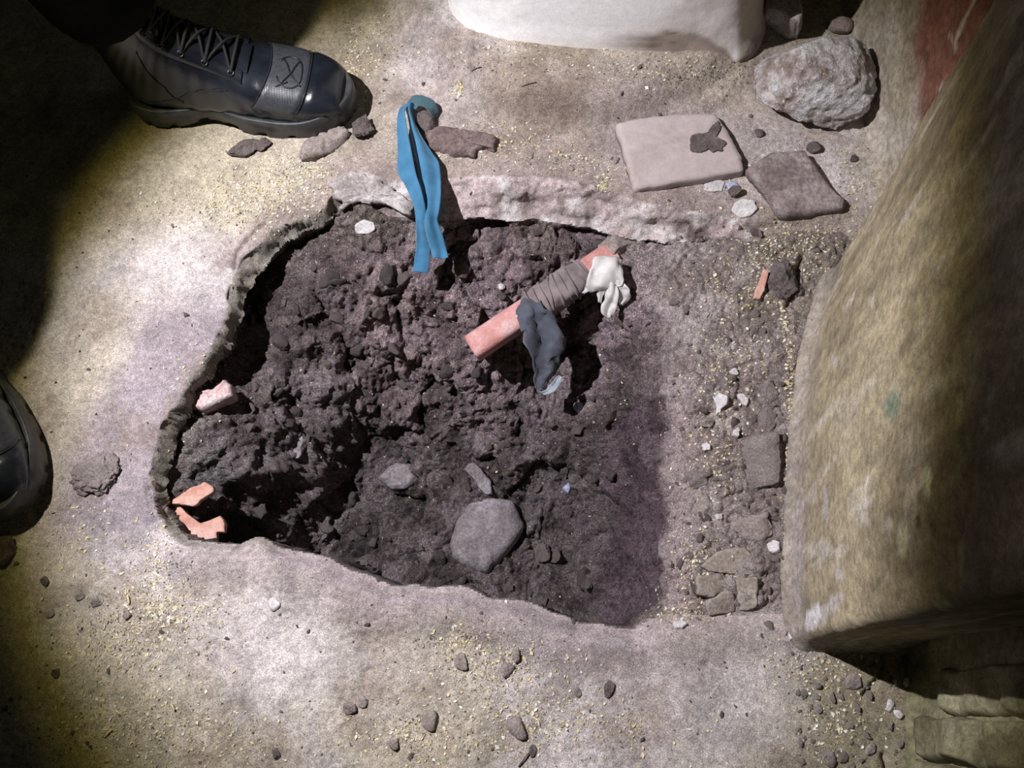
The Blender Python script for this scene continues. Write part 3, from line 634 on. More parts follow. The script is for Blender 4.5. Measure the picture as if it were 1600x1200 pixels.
# rim shards
slab('plaster_shard', [(296, 634), (306, 612), (330, 606), (350, 592), (358, 598), (360, 616), (340, 626), (312, 640)], .012, M['pink'], 'pink and white plaster shard sticking out of the left rim', 'shard', flat=True, lift=.012, rough=.002, bev=.3, embed=.012)
slab('clay_shard', [(262, 786), (285, 770), (318, 753), (331, 760), (334, 768), (312, 782), (302, 790), (280, 788)], .006, M['orange'], 'upper strip of orange clay at the left end of the pit', 'shard', tiltn=(.1, -.1, 1), lift=.02, rough=.001, embed=.003)
slab('clay_shard', [(254, 786), (274, 784), (292, 802), (312, 818), (330, 812), (344, 806), (352, 818), (350, 832), (338, 832), (338, 848), (326, 854), (322, 840), (308, 846), (296, 838), (272, 822), (256, 800)], .006, M['orange'], 'hooked pink-orange clay piece at the left end of the pit', 'shard', tiltn=(.1, -.1, 1), lift=.012, rough=.0015, embed=.004, jag=.0006)
slab('stone_flake', [(236, 752), (244, 748), (250, 764), (244, 772)], .004, M['paleclod'], 'small pale flake in the crack above the orange clay', 'flake')
# pit floor
slab('stone', [(704, 850), (714, 815), (735, 785), (765, 778), (800, 783), (818, 820), (812, 838), (778, 880), (762, 895), (735, 890), (708, 870)], .030, M['pitstone'], 'large flat grey stone on the bottom of the pit', 'stone', flat=True, rough=.002, bev=.35, embed=.01, tiltn=(.08, -.12, 1), dome=.004, lift=-.006)
slab('stone', [(590, 745), (612, 725), (640, 724), (652, 745), (640, 758), (612, 764)], .018, M['pitstone'], 'angular grey stone left of centre on the pit bottom', 'stone', rough=.002, bev=.35, tiltn=(.1, -.1, 1))
slab('stone_shard', [(724, 732), (740, 722), (752, 732), (768, 752), (768, 772), (756, 770), (742, 750)], .010, M['pitstone'], 'thin pale stone shard above the large flat pit stone', 'shard', rough=.0015, tiltn=(.1, -.2, 1), lift=.004)
rock('chip', 886, 762, (.008, .009, .007), M['bluechip'], 'bluish crumpled chip on the pit bottom right of the shard', 'chip', seed=51)
rock('stone', 848, 862, (.014, .016, .010), M['clod'], 'brown lump right of the large flat pit stone', 'stone', seed=53, am=.2, fine=.1)
rock('stone', 842, 858, (.006, .009, .010), M['pitstone'], 'grey chip beside the brown lump on the pit bottom', 'stone', seed=54)
rock('stone', 468, 700, (.012, .024, .012), M['pitstone'], 'grey elongated stone stuck in the dark left wall', 'stone', rz=-.3, seed=55)
rock('stone', 722, 418, (.017, .016, .010), M['clod'], 'rounded clod under the upper rim right of the blue cloth', 'stone', seed=56, am=.15, fine=.1)
rock('pebble', 783, 448, (.006, .005, .004), M['chip'], 'tiny white pebble above the pink tube end', 'pebble', seed=57)
rock('pebble', 903, 636, (.010, .008, .006), M['bluechip'], 'pale bluish pebble in the shade below the grey rag', 'pebble', seed=58)
# rubble strip
rock('clod', 1222, 440, (.020, .026, .014), M['clod'], 'dark clod against the wall foot with chaff on it', 'clod', seed=61, am=.25, fine=.14, sub=5)
slab('clay_shard', [(1193, 418), (1201, 424), (1194, 452), (1187, 468), (1176, 466), (1182, 448)], .006, M['orange'], 'narrow orange-tan shard leaning on the dark clod', 'shard', tiltn=(-.2, -.1, 1), lift=.004)
for i, (pts, lab, mm) in enumerate([
    ([(1180, 600), (1200, 590), (1214, 610), (1208, 625), (1186, 622)], 'grey earth lump near the wall, above the round clod', 'clod'),
    ([(1182, 648), (1196, 634), (1210, 640), (1212, 660), (1202, 672), (1186, 668)], 'round grey earth clod beside the wall', 'clod'),
    ([(1145, 690), (1175, 678), (1214, 672), (1216, 720), (1214, 752), (1180, 762), (1150, 745), (1136, 715)], 'wide grey earth slab beside the wall foot', 'clod'),
    ([(1136, 815), (1165, 805), (1200, 800), (1206, 832), (1190, 848), (1160, 846)], 'pinkish flat earth slab above the white chip', 'paleclod'),
    ([(1078, 800), (1100, 770), (1112, 790), (1104, 815), (1088, 820)], 'pale earth lump right of the pit edge', 'paleclod'),
    ([(1068, 742), (1085, 728), (1106, 740), (1100, 758), (1078, 762)], 'crumbly grey lump at the right edge of the pit', 'clod'),
    ([(1092, 655), (1108, 648), (1116, 656), (1108, 664), (1096, 663)], 'flat pale clod below the white flake pair', 'paleclod')]):
    slab('clod', pts, .007, M['stripclod' if mm == 'clod' else mm], lab, 'clod', rough=.0024, bev=.6, jag=.0014, dome=.003, lift=-.002)
for pts, lab in [([(1114, 622), (1124, 615), (1137, 620), (1137, 632), (1126, 638), (1124, 650), (1118, 650), (1120, 636)], 'largest white flake in the loose earth strip'),
                 ([(1153, 616), (1160, 614), (1169, 622), (1167, 634), (1160, 632)], 'white flake immediately right of the largest flake'),
                 ([(1096, 696), (1104, 689), (1110, 694), (1109, 702), (1100, 704)], 'white triangular chip at the middle of the loose earth strip'),
                 ([(1148, 672), (1154, 666), (1158, 672), (1154, 680), (1148, 678)], 'small cream chip left of the wide grey slab'),
                 ([(1198, 850), (1210, 843), (1219, 847), (1217, 858), (1208, 862), (1200, 858)], 'bright white chip near the wall foot'),
                 ([(1231, 988), (1240, 986), (1243, 993), (1236, 998)], 'tiny white chip at the corner of the plaster wall'),
                 ([(1142, 580), (1150, 576), (1154, 584), (1146, 588)], 'tiny white chip at the top of the loose earth strip'),
                 ([(1120, 803), (1128, 802), (1129, 810), (1121, 811)], 'tiny round white chip above the cracked mud'),
                 ([(1053, 972), (1066, 968), (1074, 974), (1066, 980), (1055, 979)], 'pale flake beside the lower right end of the pit')]:
    slab('stone_chip', pts, .0045, M['chip'], lab, 'chip', rough=.0006)
for pts in ([(1096, 884), (1124, 860), (1165, 855), (1190, 884), (1184, 899), (1145, 896), (1108, 892)], [(1090, 899), (1128, 897), (1141, 904), (1136, 918), (1115, 934), (1092, 928)],
            [(1150, 902), (1185, 903), (1182, 950), (1154, 955), (1152, 925)], [(1103, 942), (1130, 924), (1147, 926), (1150, 957), (1108, 962)]):
    slab('mud_plate', pts, .0032, M['mud'], parent=floor, rough=.001, bev=.3, jag=.001)
# bottom floor crumbs
for px, py, r, lab in [(548, 1107, .010, 'dark crumbly lump on the floor under the pit rim'), (566, 1096, .009, 'paler crumb beside the dark lump below the pit'), (671, 1126, .012, 'grey crumb on the floor low in the middle'),
                       (722, 1035, .011, 'flat grey lump below the middle of the pit rim'), (808, 1138, .014, 'largest purple-grey clod at the bottom middle'), (832, 1172, .007, 'small dark pebble near the bottom edge'),
                       (808, 1022, .010, 'grey pebble on the bright rim slope'), (432, 1176, .009, 'brown crumb near the bottom edge left'), (952, 1075, .010, 'square brown lump on the smooth floor'), (902, 1081, .006, 'dark flat crumb left of the square lump'),
                       (428, 943, .009, 'whitish pebble just below the pit rim'), (617, 1162, .009, 'grey stone chip low in the middle'), (790, 1046, .010, 'pinkish grey lump under the rim'), (72, 908, .008, 'dark oval pebble on the left floor'),
                       (198, 960, .008, 'bluish round pebble on the chaff'), (77, 957, .007, 'pale pebble near the left edge'), (152, 942, .008, 'cracked brown crumb left of the chaff drift'), (88, 1050, .007, 'brown crumb near the lower left edge'),
                       (1295, 1184, .011, 'dark clod at the bottom right corner'), (1360, 1170, .008, 'pale stone on the rubble at the lower right'), (1403, 1116, .007, 'white oval pebble on the lower right rubble'), (1332, 1066, .011, 'grey clod below the wall corner'),
                       (1420, 1064, .007, 'whitish stone beside the recessed wall'), (1396, 1066, .006, 'pale pebble left of the whitish stone'), (1390, 1102, .008, 'tan pebble above the white oval pebble'),
                       (125, 932, .006, 'small brown crumb above the cracked crumb'), (291, 492, .006, 'small dark stone on the floor left of the pit'), (270, 352, .004, 'small dark crumb right of the boot shadow'),
                       (962, 250, .007, 'round grey pebble left of the pale tile'), (830, 242, .006, 'grey pebble right of the brick fragment'), (865, 250, .007, 'grey pebble second from the brick fragment'), (890, 262, .007, 'grey pebble third from the brick fragment'), (935, 282, .007, 'grey clod left of the yellow chaff heap')]:
    mm = 'paleclod' if any(w in lab for w in ('pale', 'grey', 'tan', 'bluish')) else ('chip' if 'whit' in lab else 'clod')
    if 'whit' in lab: mm = 'chip'
    rock('crumb' if 'crumb' in lab else ('pebble' if 'pebble' in lab else 'lump'), px, py, (r, r * random.uniform(.6, .95), r * .4), M[mm if mm != 'clod' else random.choice(['clod', 'stripclod', 'stripclod'])], lab, 'pebble' if 'pebble' in lab else 'lump', rz=random.uniform(0, 3), seed=int(px + py), sub=3, cuts=12, am=.2, fine=.12, lo=.45, sink=.45)

# ------------------------------------------------------------------ pink tube bound with wrapping and rags
def tube_thing():
    hi = at(966, 392, -.045); lo = at(738, 545, -.098); ax = lo - hi; Lg = np.linalg.norm(ax); ax /= Lg
    root = tag(empty('clay_tube', hi), 'pink tube bound with grey wrapping and rags, jutting out over the pit', 'tube')
    side = np.cross(ax, [0, 0, 1.]); side /= np.linalg.norm(side); up = np.cross(side, ax)
    def ring(t, a, b, e=.55, n=28, j=0):
        cs_ = []
        for k_ in range(n):
            th = 2 * math.pi * k_ / n; cx = math.copysign(abs(math.cos(th))**e, math.cos(th)); sy = math.copysign(abs(math.sin(th))**e, math.sin(th))
            cs_.append(ax * t + side * (a * cx) + up * (b * sy))
        return cs_
    # hollow tube, wall 3 mm
    st = [(.004, .012, .009), (.012, .018, .014), (.1, .0185, .0145), (.16, .019, .015), (Lg - .004, .0195, .0155), (Lg, .0185, .0145), (Lg, .0145, .0105), (Lg - .03, .0140, .0100)]
    Vs = []; n = 28
    for t, a, b in st: Vs += ring(t, a, b)
    Fc = [(q * n + i, q * n + (i + 1) % n, (q + 1) * n + (i + 1) % n, (q + 1) * n + i) for q in range(len(st) - 1) for i in range(n)]
    Fc.append(tuple(range(n))); Fc.append(tuple((len(st) - 1) * n + i for i in range(n))[::-1])
    mesh_obj('tube', Vs, Fc, M['pipe'], root)
    # wrapping: lumpy sleeve with winding strands
    Vs = []; ts = np.linspace(.05, .150, 26)
    for q, t in enumerate(ts):
        bulge = math.sin(math.pi * q / 25)**.4
        for k_ in range(40):
            th = 2 * math.pi * k_ / 40; r_ = 1 + .10 * math.sin(th * 3 + t * 150) + .06 * math.sin(th * 5 - t * 260)
            a = (.0195 + .004 * bulge) * (r_ * .5 + .5); b = (.0155 + .004 * bulge) * (r_ * .5 + .5)
            cx = math.copysign(abs(math.cos(th))**.7, math.cos(th)); sy = math.copysign(abs(math.sin(th))**.7, math.sin(th)); Vs.append(ax * t + side * a * cx + up * b * sy)
    Fc = [(q * 40 + i, q * 40 + (i + 1) % 40, (q + 1) * 40 + (i + 1) % 40, (q + 1) * 40 + i) for q in range(25) for i in range(40)]
    o = mesh_obj('wrapping', Vs, Fc, M['wrap'], root)
    for w in range(9):
        t0 = .056 + w * .0105; sl = random.uniform(-.012, .012); pts = []
        for k_ in range(37):
            th = 2 * math.pi * k_ / 36; cx = math.copysign(abs(math.cos(th))**.7, math.cos(th)); sy = math.copysign(abs(math.sin(th))**.7, math.sin(th))
            pts.append(ax * (t0 + sl * math.cos(th)) + side * .0238 * cx + up * .0198 * sy)
        v, f = tube(pts[:-1], .0014 if w % 2 else .0022, 6, True); mesh_obj('binding_strand', v, f, M['wrap'], root)
    # dark rag hanging from the wrap; rows across, columns down
    def rag(name, rows, m, thick=.0012, fold=.003, seed=1, sub=5):
        P = catmull(np.array([np.concatenate([hit_(*a), hit_(*b)]) for a, b in rows]), len(rows) * sub); nu = 14; G_ = []
        for i, r_ in enumerate(P):
            a, b = r_[:3], r_[3:]
            for j in range(nu + 1):
                u = j / nu; p = a + (b - a) * u
                G_.append(p + np.array([0, 0, 1]) * fold * math.sin(u * 9 + i * .25 + seed) + np.array([0, 0, 1.]) * fold * .8 * math.sin(u * 4.5 - i * .4))
        G_ = np.array(G_) - hi; G_ += np.column_stack([fbm(G_, 90, 2, seed), fbm(G_, 90, 2, seed + 1), fbm(G_, 90, 2, seed + 2)]) * (.003 if fold < .0035 else .0065)
        ni = len(P); F2 = [(i * (nu + 1) + j, i * (nu + 1) + j + 1, (i + 1) * (nu + 1) + j + 1, (i + 1) * (nu + 1) + j) for i in range(ni - 1) for j in range(nu)]
        o = mesh_obj(name, G_, F2, m, root); md = o.modifiers.new('s', 'SOLIDIFY'); md.thickness = thick; return o
    hit_ = lambda px, py, z: at(px, py, z)
    rag('dark_rag', [((802, 480, -.070), (842, 460, -.062)), ((808, 490, -.052), (850, 480, -.050)), ((812, 515, -.056), (868, 495, -.056)), ((826, 545, -.075), (882, 530, -.072)), ((836, 575, -.095), (876, 562, -.09)), ((838, 600, -.11), (872, 578, -.105)), ((842, 612, -.115), (860, 600, -.115))], M['rag'], fold=.004, seed=3)
    tag(rag('rag_tip', [((842, 612, -.113), (850, 617, -.113)), ((858, 602, -.112), (868, 612, -.112)), ((872, 586, -.109), (883, 592, -.110))], plain('pale_blue_grey_cloth', (.20, .24, .29), (.32, .36, .40), 60, .8), fold=.001, seed=5), 'pale grey-blue tip of the dark rag')
    rag('white_rag', [((928, 402, -.022), (972, 404, -.022)), ((922, 425, -.022), (974, 425, -.020)), ((918, 445, -.03), (972, 445, -.028)), ((924, 455, -.04), (950, 452, -.036))], M['white'], fold=.003, seed=7)
    rag('white_shred', [((915, 440, -.035), (928, 444, -.033)), ((912, 450, -.045), (920, 456, -.045)), ((910, 458, -.05), (914, 460, -.05))], M['white'], fold=.0005, seed=8)
    rag('white_shred', [((932, 442, -.032), (942, 444, -.032)), ((934, 458, -.042), (942, 460, -.042)), ((936, 472, -.052), (939, 472, -.052))], M['white'], fold=.0008, seed=9)
    rag('white_shred', [((952, 440, -.028), (964, 446, -.028)), ((944, 468, -.040), (966, 465, -.040)), ((940, 482, -.05), (962, 484, -.05)), ((950, 497, -.06), (956, 499, -.06))], M['white'], fold=.002, seed=10)
    rag('white_shred', [((960, 436, -.028), (976, 440, -.028)), ((964, 452, -.035), (984, 455, -.034)), ((966, 470, -.045), (984, 465, -.045)), ((970, 475, -.05), (974, 476, -.05))], M['white'], fold=.0015, seed=11)
tube_thing()
# dried mud blob the tube comes out of
rock('clod', 952, 392, (.028, .020, .018), M['paleclod'], 'earth lump capping the upper end of the pink tube', 'clod', seed=71, am=.25, fine=.08, sub=5, P=at(962, 388, -.052))

# ------------------------------------------------------------------ blue cloth strip
def strip(name, rows, m, parent, fold, seed, O, nu=12, n=60, curl=0., lift_=0.):
    P = catmull(np.array([np.concatenate([at(*a), at(*b)]) for a, b in rows]), n); G_ = []
    for i, r_ in enumerate(P):
        a, b = r_[:3], r_[3:]
        for j in range(nu + 1):
            u = j / nu; p = a + (b - a) * u; p = p + np.array([0, 0, 1.]) * (lift_ + fold * math.sin(u * math.pi * 2 + seed + i * .04) + curl * (2 * u - 1)**2); G_.append(p)
    G_ = np.array(G_); G_ += np.column_stack([0 * G_[:, 0], 0 * G_[:, 0], fbm(G_, 60, 3, seed)]) * .0025; G_ -= O
    F2 = [(i * (nu + 1) + j, i * (nu + 1) + j + 1, (i + 1) * (nu + 1) + j + 1, (i + 1) * (nu + 1) + j) for i in range(n - 1) for j in range(nu)]
    o = mesh_obj(name, G_, F2, m, parent); md = o.modifiers.new('s', 'SOLIDIFY'); md.thickness = .0012; return o
O = at(645, 180, .0)
bl = tag(empty('cloth_strip', O), 'bright blue cloth strip draped over the pit rim', 'cloth')
strip('back_tail', [((636, 164, .018), (650, 160, .020)), ((624, 172, .030), (634, 170, .036)), ((621, 195, .030), (635, 192, .040)), ((622, 235, .028), (643, 235, .040)), ((622, 270, .026), (650, 270, .038)), ((634, 292, .026), (658, 295, .036)), ((646, 320, .022), (664, 320, .028)), ((650, 355, .006), (668, 350, .006)), ((650, 385, -.012), (672, 380, -.012)), ((647, 405, -.022), (671, 403, -.022)), ((645, 424, -.03), (668, 428, -.03))], M['blue'], bl, .0012, 2, O)
strip('front_tail', [((634, 168, .026), (648, 160, .028)), ((637, 178, .022), (644, 176, .028)), ((642, 205, .022), (655, 205, .026)), ((648, 235, .022), (674, 235, .024)), ((654, 265, .022), (686, 255, .022)), ((659, 300, .020), (689, 300, .022)), ((662, 330, .016), (686, 330, .02)), ((664, 350, .010), (684, 345, .010)), ((668, 370, -.002), (692, 368, -.002)), ((674, 390, -.014), (697, 387, -.014)), ((678, 405, -.02), (701, 403, -.02))], M['blue'], bl, .0035, 5, O, curl=-.004, lift_=.002)
tag(strip('cloth_end', [((636, 160, .022), (650, 172, .026)), ((648, 150, .024), (654, 166, .028)), ((665, 151, .024), (664, 168, .026)), ((680, 160, .020), (670, 174, .022)), ((685, 172, .012), (676, 182, .014)), ((685, 180, .006), (680, 184, .008))], M['greenblue'], bl, .001, 7, O, n=36), 'dark teal end folded behind')

# ------------------------------------------------------------------ person: black boots and trousers
ST = np.array([  # Tx, Tz, Bx, Bz, half width, y shift
    (.216, .036, .219, .022, .012, -.004), (.212, .052, .216, .018, .028, -.004), (.203, .064, .208, .018, .038, -.004), (.184, .073, .190, .018, .0465, -.003), (.155, .079, .160, .018, .0515, -.001), (.122, .086, .125, .018, .0525, .001),
    (.095, .098, .085, .018, .049, .002), (.066, .116, .035, .018, .0445, .002), (.040, .134, -.01, .018, .042, .001), (.018, .150, -.05, .02, .040, 0), (.004, .164, -.078, .03, .0395, 0), (-.004, .178, -.089, .06, .0395, 0),
    (-.006, .193, -.089, .10, .041, 0), (-.005, .21, -.086, .14, .044, 0), (-.004, .228, -.087, .19, .048, 0)])
def surf(u, th, off=0.):
    """point on the upper: u station, th angle (0 = top ridge)"""
    def raw(u, th):
        u = min(max(u, 0), len(ST) - 1.001); i = int(u); t = u - i
        p0, p1, p2, p3 = ST[max(i - 1, 0)], ST[i], ST[i + 1], ST[min(i + 2, len(ST) - 1)]
        a = .5 * (2 * p1 + (p2 - p0) * t + (2 * p0 - 5 * p1 + 4 * p2 - p3) * t * t + (3 * p1 - p0 - 3 * p2 + p3) * t ** 3)
        C_ = np.array([(a[0] + a[2]) / 2, a[5], (a[1] + a[3]) / 2]); v = np.array([(a[0] - a[2]) / 2, 0, (a[1] - a[3]) / 2])
        cx, sy = math.cos(th), math.sin(th); e1 = .95 if cx > 0 else .6
        cx = math.copysign(abs(cx)**e1, cx); sy = math.copysign(abs(sy)**.72, sy)
        return C_ + v * cx + np.array([0, a[4], 0]) * sy
    p = raw(u, th)
    if off:
        e = .01; n = np.cross(raw(u + e, th) - raw(u - e, th), raw(u, th + e) - raw(u, th - e)); n /= np.linalg.norm(n) + 1e-12
        c_ = raw(u, 0) * .5 + raw(u, math.pi) * .5
        if n @ (p - c_) < 0: n = -n
        p = p + n * off
    return p
def boot(parent, loc, rz, mirror, label=None):
    sg = -1 if mirror else 1
    def mk(name, V, Fc, m, par, sh=True):
        V = np.array(V); V = V * np.array([1, sg, 1]); c_, s_ = math.cos(rz), math.sin(rz)
        V = np.column_stack([V[:, 0] * c_ - V[:, 1] * s_, V[:, 0] * s_ + V[:, 1] * c_, V[:, 2]]) 
        if par is parent: V = V + np.array(loc)
        else: V = V + np.array(loc)
        o = mesh_obj(name, V, Fc, m, par, sh)
        bm = bmesh.new(); bm.from_mesh(o.data); bmesh.ops.recalc_face_normals(bm, faces=bm.faces); bm.to_mesh(o.data); bm.free(); return o
    nu, nt_ = 90, 64; Vs = []
    for i in range(nu + 1):
        u = (len(ST) - 1.002) * i / nu
        for k_ in range(nt_):
            th = 2 * math.pi * k_ / nt_; p = surf(u, th)
            w = .0012 * math.sin(u * 9 + 2 * math.sin(th * 2)) * (1 if 5.2 < u < 8 else .25) * max(0, abs(math.sin(th)))
            Vs.append(p + (p - surf(u, th + math.pi)) * w * 8)
    Fc = [(i * nt_ + k_, i * nt_ + (k_ + 1) % nt_, (i + 1) * nt_ + (k_ + 1) % nt_, (i + 1) * nt_ + k_) for i in range(nu) for k_ in range(nt_)]; Fc.append(tuple(range(nt_)))
    up = mk('boot', Vs, Fc, M['leather'], parent)
    if label: up['label'] = label
    # sole
    cl = [(.226, 0, .004), (.222, .018, .0), (.205, .037, 0), (.18, .050, 0), (.14, .0565, 0), (.10, .0545, 0), (.06, .047, 0), (.02, .041, 0), (-.02, .040, 0), (-.06, .0405, 0), (-.085, .034, 0), (-.097, .017, 0), (-.099, 0, 0)]
    right = [(x, y) for x, y, _ in cl]; left = [(x, -y) for x, y, _ in cl[::-1][1:-1]]
    sh = lambda x: np.interp(x, [-.1, 0, .1, .2, .23], [0, -.003, .001, -.003, -.004])
    o2 = catmull(np.array(right + left + [right[0]]), 181)[:-1]; o2[:, 1] += sh(o2[:, 0])
    arch = np.exp(-((o2[:, 0] - .02) / .035)**2); o2[:, 1] *= 1 - .10 * arch; med = (o2[:, 1] < 0); o2[med, 1] *= (1 - .12 * arch[med])
    n = len(o2); nrm2 = np.roll(o2, -1, 0) - np.roll(o2, 1, 0); nrm2 = np.column_stack([nrm2[:, 1], -nrm2[:, 0]]); nrm2 /= np.linalg.norm(nrm2, axis=1)[:, None]
    if nrm2[0, 0] < 0: nrm2 = -nrm2
    top = .037 + .012 * sm(.15, .22, o2[:, 0]) + .006 * sm(-.05, -.09, o2[:, 0]); bot0 = .010 * arch + .008 * sm(.18, .225, o2[:, 0])
    lug = (np.sin(np.arange(n) / n * 2 * math.pi * 22) > .55) * 1.
    rings = [(o2 - nrm2 * (.0035 * lug)[:, None] - nrm2 * .002, bot0), (o2 - nrm2 * (.0035 * lug)[:, None], bot0 + .002), (o2 - nrm2 * (.003 * lug)[:, None], bot0 * .6 + .011), (o2 + nrm2 * .0008, bot0 * .6 + .0125),
             (o2 + nrm2 * .0015, lerp(bot0, top, .75)), (o2 + nrm2 * .0005, top - .001), (o2 - nrm2 * .0015, top), (o2 - nrm2 * .007, top - .003), (o2 * .5, top * 0 + .022)]
    Vs = []; 
    for q, zz in rings: Vs += [np.array([a[0], a[1], b]) for a, b in zip(q, zz)]
    Fc = [(r_ * n + i, r_ * n + (i + 1) % n, (r_ + 1) * n + (i + 1) % n, (r_ + 1) * n + i) for r_ in range(len(rings) - 1) for i in range(n)]; Fc.append(tuple(range(n))[::-1]); Fc.append(tuple((len(rings) - 1) * n + i for i in range(n)))
    mk('sole', Vs, Fc, M['rubber'], up)
    # raised panels on the surface
    def panel(u0, u1, t0, t1, off, nu=24, nt2=32, shape=None):
        Vs = []; 
        for layer in (0, 1):
            for i in range(nu + 1):
                for k_ in range(nt2 + 1):
                    a = i / nu; b = k_ / nt2; uu = u0(b) + (u1(b) - u0(b)) * a; th = t0 + (t1 - t0) * b
                    q = min(1, min(a, 1 - a) * 14, min(b, 1 - b) * 18) if layer else 0
                    Vs.append(surf(uu, th, off * q + (.0 if layer else -.002) + (.0004 if layer else 0)))
        N = (nu + 1) * (nt2 + 1); Fc = []
        for i in range(nu):
            for k_ in range(nt2):
                a = N + i * (nt2 + 1) + k_; Fc.append((a, a + 1, a + nt2 + 2, a + nt2 + 1))
        return Vs, Fc
    # toe cap (hard shiny cap) and vamp band with the emblem
    v, f = panel(lambda b: .35, lambda b: 3.25 + .8 * abs(2 * b - 1)**2, -1.55, 1.55, .0018); mk('toe_cap', v, f, M['leather'], up)
    v, f = panel(lambda b: 3.42 + .8 * abs(2 * b - 1)**2, lambda b: 4.9 + .9 * abs(2 * b - 1)**1.5, -1.5, 1.5, .0012); mk('vamp_band', v, f, M['patch'], up)
    seams = [[surf(3.34 + .8 * abs(t / 1.55)**2, t, .0012) for t in np.linspace(-1.6, 1.6, 50)], [surf(4.95 + .9 * abs(t / 1.5)**1.5, t, .001) for t in np.linspace(-1.5, 1.5, 50)],
             [surf(6.6 + .8 * k_, -1.1 - .25 * k_ , .0008) for k_ in np.linspace(0, 4, 30)], [surf(6.6 + .8 * k_, 1.1 + .25 * k_, .0008) for k_ in np.linspace(0, 4, 30)],
             [surf(8.2 + .4 * k_, -1.75 + .1 * k_, .0008) for k_ in np.linspace(0, 7, 30)], [surf(8.2 + .4 * k_, 1.75 - .1 * k_, .0008) for k_ in np.linspace(0, 7, 30)]]
    mk('seam', *join([tube(q, .0007, 6) for q in seams]), M['lace'], up)
    # emblem: open ring with crossing strokes, towards the near side of the band
    e0, et = 4.15, -.10; su, stt = .50, .36
    circ = [surf(e0 + su * math.cos(a), et + stt * math.sin(a), .0016) for a in np.linspace(.5, 2 * math.pi - .25, 40)]
    st1 = [surf(e0 + su * (.75 - 1.75 * k_), et + stt * (.75 - 1.5 * k_), .0018) for k_ in np.linspace(0, 1, 12)]
    st2 = [surf(e0 + su * (-.6 + 1.2 * k_), et + stt * (.7 - 1.4 * k_), .0018) for k_ in np.linspace(0, 1, 12)]
    st3 = [surf(e0 + su * (1.0 - 0.9 * k_), et + stt * (-1.05 + .5 * k_), .0018) for k_ in np.linspace(0, 1, 8)]
    tag(mk('emblem', *join([tube(q, .0012, 6) for q in (circ, st1, st2, st3)]), M['emblem'], up), 'raised ring emblem with crossed strokes')
    dots = []
    for a in np.linspace(4.0, 5.1, 12):
        for b in np.linspace(-.95, -.50, 9):
            p = surf(a, b, .0014); dots.append(tube([p, surf(a, b + .022, .0014)], .0007, 4))
    mk('stipple', *join(dots), M['emblem'], up)['kind'] = 'stuff'
    # eyestays, tongue, eyelets, laces
    for sd in (-1, 1):
        Vs = []; nu2 = 40
        for i in range(nu2 + 1):
            u = 6.1 + 7.2 * i / nu2
            for b, of in ((.30, -.001), (.32, .0022), (.50, .0026), (.72, .0024), (.76, -.001)): Vs.append(surf(u, sd * b, of))
        Fc = [(i * 5 + k_, i * 5 + k_ + 1, (i + 1) * 5 + k_ + 1, (i + 1) * 5 + k_) for i in range(nu2) for k_ in range(4)]; mk('eyestay', Vs, Fc, M['leather'], up)
    Vs = []
    for i in range(31):
        u = 5.9 + 7.6 * i / 30
        for k_ in range(13): Vs.append(surf(u, -.36 + .06 * k_, .0015 + .003 * math.cos((k_ - 6) / 6 * 1.4) + .0008 * math.sin(u * 7)))
    mk('tongue', Vs, [(i * 13 + k_, i * 13 + k_ + 1, (i + 1) * 13 + k_ + 1, (i + 1) * 13 + k_) for i in range(30) for k_ in range(12)], M['leather'], up)
    us = [6.5, 7.5, 8.5, 9.6, 10.9, 12.2]; ey = {}
    for u in us:
        for sd in (-1, 1):
            cpt = surf(u, sd * .52, .0032); ey[u, sd] = cpt; e = .01
            a = surf(u + .05, sd * .52, .0032) - cpt; a /= np.linalg.norm(a); b = surf(u, sd * .52 + .03, .0032) - cpt; b -= a * (a @ b); b /= np.linalg.norm(b)
            mk('eyelet', *tube([cpt + .0035 * (a * math.cos(t) + b * math.sin(t)) for t in np.linspace(0, 2 * math.pi, 17)[:-1]], .0011, 6, True), M['metal'], up)
    lc = []
    for i, u in enumerate(us):
        A_, B_ = ey[u, -1], ey[u, 1]; md_ = surf(u, 0, .0085); lc.append(tube(catmull([A_, surf(u, -.25, .0072), md_, surf(u, .25, .0072), B_], 18), .0021, 8))
        if i < len(us) - 1:
            u2 = us[i + 1]; lc.append(tube(catmull([ey[u, -1], surf((u + u2) / 2, 0, .010), ey[u2, 1]], 16), .0019, 8)); lc.append(tube(catmull([ey[u, 1], surf((u + u2) / 2, 0, .012), ey[u2, -1]], 16), .0019, 8))
    mk('lace', *join(lc), M['lace'], up)
    return up
pt = at(556, 158, .02); dr = math.radians(-3); b1 = pt[:2] - .224 * np.array([math.cos(dr), math.sin(dr)])
pt2 = at(44, 808, .0); dr2 = math.radians(-62); b2 = pt2[:2] - .220 * np.array([math.cos(dr2), math.sin(dr2)]) + np.array([-.012, .0])
person = tag(empty('person', (0, 0, 0)), 'person in black laced leather boots and black trousers standing at the upper left', 'person')
g1 = .004; g2 = .002
boot(person, (b1[0], b1[1], g1), dr, False, 'black laced boot with a ring emblem, pointing right')
boot(person, (b2[0], b2[1], g2), dr2, True, 'black boot cut by the left picture edge')
